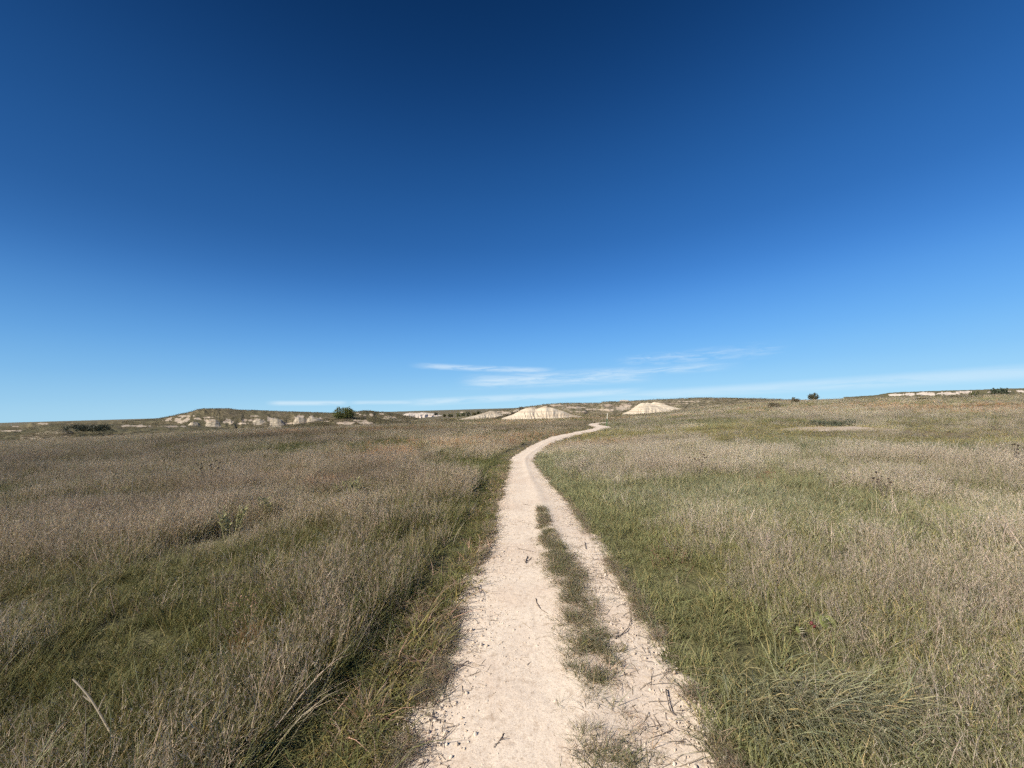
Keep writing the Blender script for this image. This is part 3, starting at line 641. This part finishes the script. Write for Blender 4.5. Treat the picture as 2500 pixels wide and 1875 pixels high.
vi[seedy] = pick('seed', seedy.sum()); wy = seedy & (U(0, 1, n) < np.interp(gr, [0, 4, 9, 16], [.85, .75, .35, .1])); vi[wy] = pick('wiry', wy.sum()); vi[rs] = pick('stiff', rs.sum()); vm = verge & (U(0, 1, n) < .6); vi[vm] = pick('mat', vm.sum())
la = fbm(gx * .35, gy * .35, 86, 2) * 12.6; lm = np.clip((fbm(gx * .6, gy * .6, 87, 3) - .35) * 1.2, 0, .34) * np.where(verge | redge, .4, 1) * np.where(left & (gr < 6), .55, 1)      # patches of bent grass
thz = U(0, 6.28, n); lx = np.cos(la - thz) * lm; ly = np.sin(la - thz) * lm
rot = np.stack([-ly + rng.normal(0, .13, n), lx + rng.normal(0, .13, n), thz], -1)
wide = 1 + gr / 55 + np.where(h < .16, .6, 0)
P = np.stack([gx, gy, zfun(gx, gy) - .005], -1)
SC = np.stack([h * wide, h * wide, h], -1)
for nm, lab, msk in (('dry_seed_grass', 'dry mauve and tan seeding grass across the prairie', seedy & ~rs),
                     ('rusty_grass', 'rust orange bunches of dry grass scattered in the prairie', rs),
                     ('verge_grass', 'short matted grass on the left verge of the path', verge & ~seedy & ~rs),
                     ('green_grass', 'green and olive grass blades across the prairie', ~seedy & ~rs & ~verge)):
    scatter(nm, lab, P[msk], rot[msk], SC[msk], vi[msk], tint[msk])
print('tufts', n)

# centre strip and sparse edge sprigs on the path
ctrp = np.array([hit(a, b) for a, b in [(1319, 1236), (1335, 1300), (1368, 1379), (1398, 1469), (1432, 1605), (1458, 1718), (1482, 1853), (1500, 1960)]])
w_ = np.array([.04, .10, .14, .155, .165, .17, .18, .18]); dn = np.array([200, 300, 370, 320, 200, 120, 125, 125])
cs_ = np.concatenate([[0], np.cumsum(np.linalg.norm(np.diff(ctrp[:, :2], axis=0), axis=1))])
m = 1500; q = U(0, cs_[-1], m * 6); wq = np.interp(q, cs_, w_); off = rng.normal(0, .5, len(q)) * wq
sx_ = np.interp(q, cs_, ctrp[:, 0]) + off; sy_ = np.interp(q, cs_, ctrp[:, 1])
clump = fbm(sx_ * 7, sy_ * 7, 91, 3)
kp = U(0, 700, len(q)) < np.interp(q, cs_, dn) * np.clip((clump - .34) * 4, 0, 1.4)
sx_, sy_ = sx_[kp], sy_[kp]
# sprigs along the edges
m2 = 3600; j = rng.integers(20, int(len(PCs) * .75), m2); t2 = rng.choice([-1, 1], m2); off = 1.04 - np.abs(rng.normal(0, .075, m2))
nrm = np.stack([Ts[:, 1], -Ts[:, 0]], -1)
ex = PCs[j, 0] + nrm[j, 0] * PWs[j] * off * t2; ey = PCs[j, 1] + nrm[j, 1] * PWs[j] * off * t2
kp = (fbm(ex * 4, ey * 4, 92, 3) > .46); ex, ey = ex[kp], ey[kp]
xx = np.concatenate([sx_, ex]); yy = np.concatenate([sy_, ey]); m = len(xx)
hh = np.concatenate([U(.035, .085, len(sx_)), U(.03, .075, len(ex))])
tt = lerp(GREEN[None] * .95, TAN[None] * .6, np.clip(U(0, 1, m) + np.where(np.arange(m) < len(sx_), .0, .25), 0, 1))
scatter('path_grass', 'low wiry grass growing along the middle and edges of the path', np.stack([xx, yy, zfun(xx, yy) + .018], -1),
        np.stack([rng.normal(0, .2, m), rng.normal(0, .2, m), U(0, 6.28, m)], -1), np.stack([hh * 1.25, hh * 1.25, hh], -1), np.where(U(0, 1, m) < .7, pick('mat', m), pick('curl', m)), tt)
print('strip', len(sx_), len(ex))

# dead stems lying on the path, and pebbles
LIT = bpy.data.collections.new('litter_variants')
M_LIT = mat_blade('dead_stem', .0)
for k in range(8):
    L = 1; t = np.linspace(0, 1, 5); bend = U(-.35, .35); kink = U(-.08, .08)
    pl = np.stack([t - .5, bend * (t - .5) ** 2 + kink * np.abs(t - .5), .012 + .05 * U(0, 1) * t], -1)
    V, Fs = tube(pl, np.interp(t, [0, 1], [.030, .014]), 4); LIT.objects.link(mesh_obj('%03d_stem' % k, V, Fs, M_LIT, link=False, attrs={'bc': ('FLOAT_COLOR', np.ones((len(V), 4)))}))
M_PEB = mat_blade('pebble', .0)
for k in range(6):
    bm_v = []; fsx = []
    import bmesh
    bm = bmesh.new(); bmesh.ops.create_icosphere(bm, subdivisions=2, radius=.5)
    for v in bm.verts:
        c = np.array(v.co); v.co = Vector(c * (1 + .5 * (vnoise(c[0] * 2.2 + k * 9 + 5, c[1] * 2.2 + c[2] * 1.7 + 3, k) - .5)) * np.array([1, .8, .6]))
    bm.verts.ensure_lookup_table()
    bm_v = [tuple(v.co) for v in bm.verts]; fsx = [[v.index for v in f.verts] for f in bm.faces]; bm.free()
    LIT.objects.link(mesh_obj('%03d_pebble' % (8 + k), bm_v, fsx, M_PEB, link=False, attrs={'bc': ('FLOAT_COLOR', np.ones((len(bm_v), 4)))}))
def on_path(m, lim=1.0, far=.6, edge=0):
    """random points on the path, denser per metre close to the viewer"""
    k = (len(PCs) * U(0, 1, m) ** 1.0 * far).astype(int); k = np.clip(k + 5, 0, len(PCs) - 1)
    o = U(-lim, lim, m)
    if edge: o = np.sign(o) * np.clip(np.abs(rng.normal(1, .18, m)), 0, 1.1)
    x = PCs[k, 0] + nrm[k, 0] * PWs[k] * o; y = PCs[k, 1] + nrm[k, 1] * PWs[k] * o
    return x + U(-.06, .06, m), y + U(-.06, .06, m), o
def pz(x, y): return zfun(x, y) + .022
m = 2200; x, y, o = on_path(m, .95); k_ = (o > -.05) | (U(0, 1, m) < .12); x, y = x[k_], y[k_]; x2, y2, o2 = on_path(5000, edge=1); x = np.concatenate([x, x2, sx_ + rng.normal(0, .13, len(sx_)), sx_ + rng.normal(0, .09, len(sx_))]); y = np.concatenate([y, y2, sy_, sy_ + .05]); m = len(x)
ln = np.clip(rng.lognormal(-3.15, .5, m), .014, .15)
tl = lerp(C(.16, .12, .085)[None], C(.42, .34, .24)[None], U(0, 1, m) ** 1.8)
scatter('dead_stems', 'loose dead grass stems littering the pale path', np.stack([x, y, pz(x, y)], -1), np.stack([0 * x, U(-.1, .12, m), U(0, 6.28, m)], -1),
        np.stack([ln, np.minimum(ln, .075), np.minimum(ln, .055)], -1), rng.integers(0, 8, m), tl, LIT)
m = 9000; x, y, o = on_path(m, 1.02, .5); ps = np.clip(rng.lognormal(-4.9, .5, m), .003, .03)
tp = lerp(C(.50, .40, .30)[None], C(.68, .58, .47)[None], U(0, 1, m)); dk = U(0, 1, m) < .05; tp[dk] *= .6
scatter('path_pebbles', 'small pale pebbles and clay crumbs on the path', np.stack([x, y, pz(x, y) - .002], -1), np.stack([U(0, 6, m), U(0, 6, m), U(0, 6, m)], -1),
        np.repeat(ps[:, None], 3, 1), 8 + rng.integers(0, 6, m), tp, LIT)

# scrub on the hills
hp, ht = [], []
for V, cm in HV:
    rr = np.hypot(V[:, 0], V[:, 1]); ok = np.where((cm < .5) & (V[:, 2] > zfun(V[:, 0], V[:, 1]) - .1) & (rr < 320))[0]
    if len(ok) == 0: continue
    sel = rng.choice(ok, min(len(ok), int(len(V) * .10)), replace=False); hp.append(V[sel])
hp = np.concatenate(hp); m = len(hp)
sz = U(.25, .6, m) * np.clip(np.hypot(hp[:, 0], hp[:, 1]) / 130, .7, 1.6)
tt = lerp(C(.105, .105, .055)[None], C(.21, .175, .11)[None], U(0, 1, m))
scatter('hillside_scrub', 'sparse tufts of grass and scrub on the far hills', hp - np.array([0, 0, .05]), np.stack([0 * sz, 0 * sz, U(0, 6.28, m)], -1), np.stack([sz * 1.7, sz * 1.7, sz], -1), pick('curl', m), tt)

# ------------------------------------------------------------------ bare patch in the right field
aa = np.linspace(0, 2 * math.pi, 64, endpoint=False); V = []
for k, q in enumerate(np.linspace(0, 1, 14)):
    rr = q * (1.25 + .35 * (fbm(np.cos(aa) * 1.5 + 4, np.sin(aa) * 1.5 + 4, 95, 3) - .5))
    x = bp[0] + np.cos(aa) * rr * 2.6; y = bp[1] + np.sin(aa) * rr * 2.0
    V.append(np.stack([x, y, zfun(x, y) + .05 * (1 - q ** 2) - .02 * q ** 6 + (fbm(x * 3, y * 3, 96, 3) - .5) * .06], -1))
o = mesh_obj('bare_patch', np.concatenate(V), grid_faces(14, 64, True), mat_clay('bare_patch_clay', .5, (.52, .43, .33), (.42, .33, .24)), smooth=True); tag(o, 'bare clay patch in the grass of the right field', kind='structure')

# ------------------------------------------------------------------ trees and shrubs
M_LEAF = mat_blade('leaf', .2, False); M_BARK = mat_plain('bark', (.11, .085, .065), .35, 12)
def leaves(cent, rad_, per, size, base_c, squash=.8, spread=.3):
    n = len(cent) * per; c = np.repeat(cent, per, 0); r = np.repeat(rad_, per)
    d = rng.normal(0, 1, (n, 3)); d /= np.linalg.norm(d, axis=1)[:, None]; p = c + d * (r * U(.3, 1, n) ** .6)[:, None] * np.array([1, 1, squash])
    a = rng.normal(0, 1, (n, 3)); a /= np.linalg.norm(a, axis=1)[:, None]; b = np.cross(a, rng.normal(0, 1, (n, 3))); b /= np.linalg.norm(b, axis=1)[:, None]
    s_ = size * U(.6, 1.3, n); A = a * (s_ * .5)[:, None]; B = b * (s_ * .28)[:, None]
    V = np.stack([p - A, p + B, p + A, p - B], 1).reshape(-1, 3); Fs = (np.arange(n) * 4)[:, None] + np.arange(4)
    cc = np.ones((n, 4)); cc[:, :3] = np.array(base_c) * (1 + U(-spread, spread, n))[:, None]; k = np.repeat(U(.75, 1.25, len(cent)), per); cc[:, :3] *= k[:, None]
    return V, Fs.tolist(), np.repeat(cc, 4, 0)
def shrub(name, label, cat, base, W, H, col, clumps=40, per=50, leaf=.14, group=None, flat=.55, spikes=8, stems=5):
    e = empty(name, base, label, cat, group)
    for k in range(stems):
        mb = MB(); a = U(0, 6.28); r = W * .28 * U(.2, 1); t = np.linspace(0, 1, 5)
        pl = np.stack([np.cos(a) * r * t, np.sin(a) * r * t, -.25 + (H * U(.55, .8) + .25) * t], -1) + rng.normal(0, .02 * W, (5, 3)) * t[:, None]
        mb.add(*tube(pl, np.interp(t, [0, 1], [.028 * H, .008 * H]), 5)); mb.build('trunk', M_BARK, e)
    u_ = rng.normal(0, 1, (clumps, 3)); u_ /= np.linalg.norm(u_, axis=1)[:, None]; rad2 = U(.35, 1, clumps) ** .5
    c = u_ * rad2[:, None] * np.array([W * .42, W * .38, H * .40]); c[:, 2] += H * .45; c[:, 2] = np.maximum(c[:, 2], H * .10)
    rr = U(.10, .18, clumps) * W
    sp_c = np.stack([U(-.36, .36, spikes) * W, U(-.3, .3, spikes) * W, H * U(.75, .98, spikes)], -1); sp_r = U(.035, .07, spikes) * W
    V, Fs, Cc = join([leaves(c, rr, per, leaf, col), leaves(sp_c, sp_r, per // 2, leaf, col, 1.6)])
    mesh_obj('crown', V, Fs, M_LEAF, e, attrs={'bc': ('FLOAT_COLOR', Cc)})
    return e
def on_ray(px, py, D):
    d = ray(px, py); t = D / np.hypot(d[0], d[1]); return np.array([0, 0, EYE]) + d * t
JUN = (.085, .10, .032)
shrub('juniper_bush', 'big dense green bush on the clay hummock, largest bush in view', 'bush', on_ray(839, 1023, 84), 4.5, 2.35, (.135, .145, .042), 110, 70, .15, spikes=14, stems=9)
rowt = [(1064, 1013, 9, 7), (1085, 1017, 8, 7), (1100, 1018, 13, 9), (1119, 1018, 14, 10), (1131, 1017, 12, 10), (1143, 1016, 13, 12), (1158, 1014, 12, 8), (1171, 1012, 16, 10)]
lab = ['small dark tree at the left end of the distant tree row', 'small thin tree second from the left in the distant row', 'bushy tree third from the left in the distant row', 'broad green tree fourth from the left in the distant row',
       'dense green tree fifth from the left in the distant row', 'tall upright tree below the distant knoll in the tree row', 'small yellowish tree second from the right in the distant row', 'spiky dark tree at the right end of the distant row by the clay mound']
for k, (px, py, w, hh_) in enumerate(rowt):
    D = 190; shrub('small_tree', lab[k], 'tree', on_ray(px, py + 1, D), w * D / F, hh_ * D / F, [(.085, .085, .055), (.12, .115, .045), (.10, .11, .04), (.12, .13, .04), (.10, .115, .04), (.075, .09, .045), (.15, .13, .045), (.085, .095, .04)][k], 22, 26, .3, 'trees in the distant row')
g2 = lambda px, D: at(px, D)
p = at(1988, 165); shrub('lone_tree', 'lone round tree on the right skyline', 'tree', p, 3.5, 2.2, (.11, .105, .06), 46, 50, .24, stems=3)
p = at(1938.5, 168); shrub('lone_tree', 'tiny pale tree on the right skyline left of the lone round tree', 'tree', p, 1.6, 1.1, (.12, .13, .10), 10, 22, .22)
p = at(2443, 150); shrub('juniper_bush', 'low dark spreading bush at the far right skyline', 'bush', p, 3.7, 1.7, (.085, .10, .062), 44, 40, .26)
p = at(2378, 145); shrub('low_shrub', 'small green shrub left of the dark bush at far right, nearer of two', 'bush', p, 1.9, 1.0, (.10, .11, .04), 10, 24, .2)
p = at(2389, 152); shrub('low_shrub', 'small olive shrub left of the dark bush at far right, farther of two', 'bush', p, 1.8, 1.1, (.12, .115, .06), 10, 24, .2)
# dark thicket in the gully at the far left
V_, F_, C_ = [], [], []
prt = []
for k in range(26):
    px = U(168, 262); D = U(138, 150); b = on_ray(px, 1051 - 5 * abs(math.sin(k * 2.1)), D); r = U(.7, 1.5)
    c = b + np.stack([U(-r, r, 8), U(-r, r, 8), U(-.1, .75, 8)], -1); prt.append(leaves(c, np.full(8, .42), 20, .3, (.085, .088, .055)))
V, Fs, Cc = join(prt); o = mesh_obj('juniper_thicket', V, Fs, M_LEAF, attrs={'bc': ('FLOAT_COLOR', Cc)}); tag(o, 'dark juniper thicket filling the gully at the far left', kind='stuff')
for k, (px, py, w) in enumerate([(1995, 1037, 2.6), (2030, 1038, 2.0), (2070, 1036, 2.8)]):
    c = hit(px, py + 3); shrub('sagebrush', ['low grey green sagebrush behind the bare patch, leftmost of three', 'low dark sagebrush behind the bare patch, middle of three', 'low grey green sagebrush behind the bare patch, rightmost of three'][k],
                               'shrub', c, w * .8, .3, (.10, .112, .07), 22, 40, .07, 'sagebrush behind the bare patch', spikes=6, stems=4)

# ------------------------------------------------------------------ marker post on the path
c = hit(1481, 1041); D = np.hypot(c[0], c[1]); ph = 31 * D / F
e = empty('trail_marker_post', c, 'thin leaning trail marker post, green below and white on top', 'post'); e.rotation_euler = (0, math.radians(6), 0)
w = max(.035, 1.5 * D / F)
mb = MB()
def boxv(x0, x1, y0, y1, z0, z1):
    V = np.array([[x, y, z] for z in (z0, z1) for y in (y0, y1) for x in (x0, x1)]); return V, [[0, 2, 3, 1], [4, 5, 7, 6], [0, 1, 5, 4], [2, 6, 7, 3], [0, 4, 6, 2], [1, 3, 7, 5]]
tp_ = np.array([(-w * .5, -.006), (w * .5, -.006), (w * .5, .006), (.006, .006), (.006, w * .8), (-.006, w * .8), (-.006, .006), (-w * .5, .006)])
mb.add(np.array([[x, y, z] for z in (-.3, ph * .62) for x, y in tp_]), [[0, 1, 2, 3, 6, 7][::-1], [3, 4, 5, 6][::-1], [8, 9, 10, 11, 14, 15], [11, 12, 13, 14]] + [[i, (i + 1) % 8, 8 + (i + 1) % 8, 8 + i] for i in range(8)])
mb.build('green_stake', mat_plain('green_paint', (.06, .17, .075), .2, 8, .5), e)
mb = MB(); mb.add(*boxv(-w * .6, w * .6, -.022, -.008, ph * .56, ph))
mb.build('white_marker', mat_plain('white_paint', (.78, .72, .58), .08, 8, .5), e)

# ------------------------------------------------------------------ small plants, one by one
M_DRY = mat_blade('dry_plant', .1, False)
def arc(p0, p1, sag, n=8, wob=.004):
    t = np.linspace(0, 1, n)[:, None]; P = p0 + (p1 - p0) * t; P[:, 2] += sag * (4 * t * (1 - t))[:, 0]
    return P + rng.normal(0, wob, P.shape) * np.sin(t * math.pi)
def seedhead_plant(px, py, H, nh, label, top=None, spread=.22):
    b = hit(px, py); e = empty('seedhead_plant', b, label, 'plant', 'dark dried flower stalks'); heads = []
    for k in range(nh):
        a = U(0, 6.28); tip = np.array([math.cos(a) * spread * U(.2, 1), math.sin(a) * spread * U(.2, 1), H * U(.62, 1)])
        pl = arc(np.array([U(-.02, .02), U(-.02, .02), -.03]), tip, .03, 6); mb = MB(); mb.add(*tube(pl, np.linspace(.004, .0022, 6), 4), c=(.075, .055, .045)); mb.build('stem', M_DRY, e); heads.append(tip)
        if U() < .6:
            q = pl[3]; tp = q + np.array([U(-.08, .08), U(-.08, .08), U(.06, .14)]); mb = MB(); mb.add(*tube(arc(q, tp, .01, 4), [.0025, .0022, .002, .002], 4), c=(.075, .055, .045)); mb.build('branch', M_DRY, e); heads.append(tp)
    for tip in heads:
        r = U(.008, .018); bm = bmesh.new(); bmesh.ops.create_icosphere(bm, subdivisions=2, radius=r)
        for v in bm.verts: v.co *= 1 + .35 * random.random()
        V = np.array([tuple(v.co) for v in bm.verts]) * np.array([1, 1, .8]) + tip; Fs = [[v.index for v in f.verts] for f in bm.faces]; bm.free()
        m2_ = MB(); q_ = U(.8, 2.2); m2_.add(V, Fs, (.038 * q_, .027 * q_, .02 * q_)); m2_.build('seed_head', M_DRY, e)
seedhead_plant(512, 1192, .62, 9, 'dark dried flower stalks with black heads in the left grass, nearest clump', spread=.30)
seedhead_plant(655, 1105, .5, 7, 'dark dried flower stalks in the left grass behind the nearest clump')
seedhead_plant(385, 1098, .5, 10, 'dark dried flower stalks far in the left grass near the left edge', spread=.35)
seedhead_plant(1706, 1172, .6, 7, 'dark dried flower stalks in the mauve grass right of the path bend')
seedhead_plant(2160, 1225, .45, 5, 'dark dried flower stalks in the right grass before the tall stalks', spread=.3)
seedhead_plant(2470, 1150, .6, 8, 'dark dried flower stalks at the right edge of the field', spread=.3)
def thistle(px, py, H, W, ns, label):
    b = hit(px, py); e = empty('dried_thistle', b, label, 'plant', 'curled dried thistles in the left grass'); mb = MB(); lv = []
    for k in range(ns):
        a = U(0, 6.28); r = W * U(.2, 1) * .5; p0 = np.array([math.cos(a) * r * .5, math.sin(a) * r * .5, -.02]); p1 = np.array([math.cos(a) * r, math.sin(a) * r, H * U(.6, 1)])
        pl = arc(p0, p1, .03, 9); mb = MB(); mb.add(*tube(pl, np.linspace(.009, .004, 9), 5), c=(.34, .31, .15)); mb.build('stem', M_DRY, e)
        for q in range(2, 9):
            for sg in (-1, 1):
                lv.append((pl[q], a + sg * 1.4 + U(-.5, .5)))
    if True:
        g_ = lv; nn = len(g_)
        V, Fs, Cc = strips(np.array([q[0] for q in g_]), np.array([q[1] for q in g_]), U(.05, .10, nn), U(.5, 1.1, nn), U(0, .5, nn), U(.3, .9, nn), U(.014, .024, nn), np.tile(np.array([.30, .285, .13, 1]), (nn, 1)) * U(.8, 1.25, (nn, 1)), 3)
        tag(mesh_obj('leaves', V, Fs, M_DRY, e, attrs={'bc': ('FLOAT_COLOR', Cc)}), kind='stuff')
thistle(562, 1312, .40, .52, 9, 'pale yellowish curled thistle clump low in the left grass, nearest of three')
thistle(650, 1272, .36, .3, 6, 'greyish curled thistle behind the nearest clump on the left')
thistle(860, 1212, .36, .7, 9, 'pale curled thistle clump beside the rusty grass on the left')
def stalk(label, pts, r0_, r1_, col, side_pts=(), group='pale dead stalks in the grass'):
    P = np.array(pts); b = P[0].copy(); e = empty('dead_stalk', b, label, 'stalk', group); t = np.linspace(0, 1, 14)
    pl = dens(P - b, 14); mb = MB(); mb.add(*tube(pl, np.linspace(r0_, r1_, 14), 6), c=col); mb.build('stem', M_DRY, e)
    for sp in side_pts:
        mb = MB(); mb.add(*tube(dens(np.array(sp) - b, 6), np.linspace(r1_ * 1.1, r1_ * .6, 6), 5), c=tuple(x * 1.25 for x in col)); mb.build('side_twig', M_DRY, e)
def rp(px, py, y):                      # the point on a sight line at forward depth y
    d = ray(px, py); return np.array([0, 0, EYE]) + d * (y / d[1])
stalk('pale bent dead stalk standing out of the near left grass', [hit(300, 1868) - [0, 0, .02], rp(278, 1806, 1.86), rp(262, 1775, 1.88), rp(225, 1712, 1.92), rp(196, 1676, 1.94), rp(178, 1658, 1.95)], .0048, .0036, (.36, .30, .21),
      [[rp(240, 1735, 1.90), rp(248, 1715, 1.90), rp(258, 1696, 1.89)], [rp(222, 1712, 1.92), rp(210, 1704, 1.92), rp(203, 1698, 1.92)]])
for k, (bx, by, mx, my, tx, ty, lab_) in enumerate([
    (402, 1205, 408, 1160, 398, 1120, 'pale curved dead stalk left of the dark flower stalks'), (322, 1240, 322, 1190, 326, 1162, 'thin pale upright stalk in the far left grass'),
    (2368, 1135, 2378, 1105, 2396, 1067, 'white forked dead stalk in the right grass, tallest near the right edge'), (2318, 1140, 2330, 1110, 2342, 1072, 'pale leaning dead stalk left of the white forked stalk'),
    (1690, 1150, 1720, 1125, 1760, 1090, 'long pale stalk leaning right beyond the path bend'), (2075, 1470, 2062, 1452, 2010, 1440, 'thin dark fallen stem across the right grass'),
    (2290, 1700, 2275, 1640, 2262, 1605, 'pale thin stalk in the near right grass'), (95, 1225, 80, 1212, 45, 1222, 'pale arched stem bent over at the left edge')]):
    b = hit(bx, by); y0 = b[1]
    stalk(lab_, [b - [0, 0, .02], rp(mx, my, y0), rp(tx, ty, y0)], .0045 if y0 > 4 else .0028, .0028 if y0 > 4 else .0018, (.46, .40, .30) if 'dark' not in lab_ else (.12, .10, .07))
# twigs on the path
tw = [([(1287.5, 1364.8), (1283.4, 1381), (1298, 1367.5)], .006, 'forked V shaped twig lying on the middle of the path'), ([(1262, 1344), (1285, 1350), (1309, 1355)], .0035, 'thin straight twig across the left rut beyond the forked twig'),
      ([(1277, 1235), (1288, 1237), (1300, 1239)], .004, 'small far twig lying at the head of the grass strip'), ([(1428, 1330), (1429, 1338), (1431, 1347)], .006, 'short dark twig on the right rut beside the grass strip'),
      ([(1308, 1470), (1315, 1490), (1337, 1508)], .005, 'curved dark twig on the left edge of the grass strip'), ([(1501, 1569), (1528, 1551), (1538, 1531), (1538, 1492)], .005, 'long curved dark twig on the right rut'),
      ([(1076, 1703), (1088, 1663), (1112, 1642), (1145, 1627)], .007, 'dark branching twig at the left edge of the near path'), ([(1037, 1757), (1052, 1764), (1069, 1777)], .005, 'short dark twig at the lower left edge of the path'),
      ([(1626, 1696), (1633, 1736), (1648, 1761)], .005, 'crooked dark twig at the right edge of the near path'), ([(1230, 1806), (1222, 1822), (1205, 1840)], .004, 'fine pale twig on the near left rut')]
for pts, r, lab_ in tw:
    P = np.array([hit(a, b) for a, b in pts]); r *= .75; P[:, 2] += .026 + r; b0 = P[0].copy(); e = empty('path_twig', b0, lab_, 'twig', 'twigs lying on the path')
    mb = MB(); mb.add(*tube(dens(P - b0, 12) + rng.normal(0, .002, (12, 3)), np.linspace(r, r * .55, 12), 6), c=(.21, .165, .125)); mb.build('stem', M_DRY, e)
    q = P[len(P) // 2] - b0; d = U(-.06, .06, 2); mb = MB(); mb.add(*tube(np.array([q, q + [d[0] * .5, d[1] * .5, .006], q + [d[0], d[1], .008]]), [r * .6, r * .5, r * .3], 5), c=(.17, .13, .10)); mb.build('side_twig', M_DRY, e)
# prickly pear in the right grass
b = hit(2016, 1545); b = b - np.array([0, 0, .03]); e = empty('prickly_pear', b, 'yellow green prickly pear pads with red fruit in the right grass', 'cactus')
M_PAD = mat_plain('cactus_pad', (.175, .19, .065), .35, 45, .55); M_FRUIT = mat_plain('cactus_fruit', (.16, .04, .04), .25, 40, .5); M_SPINE = mat_plain('spine', (.5, .45, .33), .1)
def pad(cx, cy, cz, r, tilt, yaw, mat, nm, thick=.011):
    t = np.linspace(0, math.pi, 10); th_ = np.arange(18) * 2 * math.pi / 18
    prof_ = np.sin(t); V = []
    for i, q in enumerate(t):
        zz = -math.cos(q) * r * 1.2; rad_ = prof_[i] * r * (1 + .18 * -math.cos(q))
        V.append(np.stack([np.cos(th_) * rad_, np.sin(th_) * rad_ * thick / r, np.full(18, zz)], -1))
    V = np.concatenate(V); R_ = np.array(Matrix.Rotation(yaw, 3, 'Z') @ Matrix.Rotation(tilt, 3, 'X')); V = V @ R_.T + np.array([cx, cy, cz])
    o = mesh_obj(nm, V, grid_faces(10, 18, True), mat, e, smooth=True)
    return o, R_
for cx, cy, cz, r, tl_, yw in ((0, 0, .09, .04, -.5, .35), (.07, .05, .06, .04, -.5, -.5), (.03, .09, .07, .04, -.3, .6), (-.22, -.06, .085, .02, -.4, .3)):
    o, R_ = pad(cx, cy, cz, r, tl_, yw, M_PAD, 'pad')
    mb = MB()
    for i in (-.5, 0, .5):
        for j_ in (-.6, 0, .6):
            q = np.array([i * r, -.012, j_ * r]) @ R_.T + np.array([cx, cy, cz]); nn_ = np.array([U(-.3, .3), -1, U(-.3, .3)]) @ R_.T
            mb.add(*tube(np.array([q, q + nn_ * .012, q + nn_ * .022]), [.0012, .0008, .0003], 4))
    tag(mb.build('spines', M_SPINE, o), kind='stuff')
for cx, cz in ((-.105, .105), (-.09, .085)): pad(cx, -.02, cz, .011, .3, .2, M_FRUIT, 'fruit', .010)
# reddish forb at the path's right side
def forb(px, py, W, H, col, label, ns=26):
    b = hit(px, py); e = empty('rusty_forb', b, label, 'plant', 'small reddish plants in the grass'); bb, a = disc(ns, W * .5)
    V, Fs, Cc = strips(bb, a, np.full(ns, H) * U(.6, 1.1, ns), U(0, .5, ns), U(0, .4, ns), U(0, .3, ns), U(.003, .006, ns), np.tile(np.array([*col, 1]), (ns, 1)) * U(.7, 1.3, (ns, 1)))
    tag(mesh_obj('stems', V, Fs, M_DRY, e, attrs={'bc': ('FLOAT_COLOR', Cc)}), kind='stuff')
    cc = np.stack([U(-.5, .5, 9) * W, U(-.5, .5, 9) * W, U(.5, 1, 9) * H], -1); V, Fs, Cc = leaves(cc, np.full(9, .05), 22, .013, col)
    tag(mesh_obj('leaves', V, Fs, M_DRY, e, attrs={'bc': ('FLOAT_COLOR', Cc)}), kind='stuff')
forb(1640, 1382, .42, .24, (.20, .10, .07), 'reddish brown plant in the grass just right of the path')
forb(605, 1560, .20, .34, (.34, .21, .13), 'small orange tan plant in the near left grass', 20)
forb(1880, 1190, .3, .34, (.27, .13, .09), 'small reddish plant in the mauve grass on the right', 20)
# big drooping tussock, near right
b = hit(2010, 1790); e = empty('drooping_tussock', b, 'large blue green tussock of long drooping blades in the near right grass', 'grass tussock')
for nm, n_, x0, x1, y0, dirm, dirs_, L0, L1, lab_ in (('blades', 330, -.30, .22, .08, -math.pi / 2, .5, .22, .46, None), ('blades', 260, .02, .42, .10, -.75, .5, .20, .42, None), ('blades', 190, -.42, -.1, .05, -1.75, .6, .18, .36, None), ('blades', 140, -.35, .4, .08, 1.2, 1.4, .16, .3, None)):
    bb = np.stack([U(x0, x1, n_), y0 + rng.normal(0, .11, n_), np.full(n_, 0.0)], -1); cc = bladecols(n_, .25, .38, (1.6, 1.35, 1.2)); cc[:, :3] *= lerp(BLUEG[None] * .95, C(.27, .25, .14)[None], U(0, 1, n_) ** 1.3)
    V, Fs, Cc = strips(bb, dirm + rng.normal(0, dirs_, n_), U(L0, L1, n_), U(.25, .6, n_), U(.3, .75, n_), U(.35, .92, n_), U(.003, .0075, n_), cc, 6)
    tag(mesh_obj(nm, V, Fs, M_DRY, e, attrs={'bc': ('FLOAT_COLOR', Cc)}), kind='stuff')
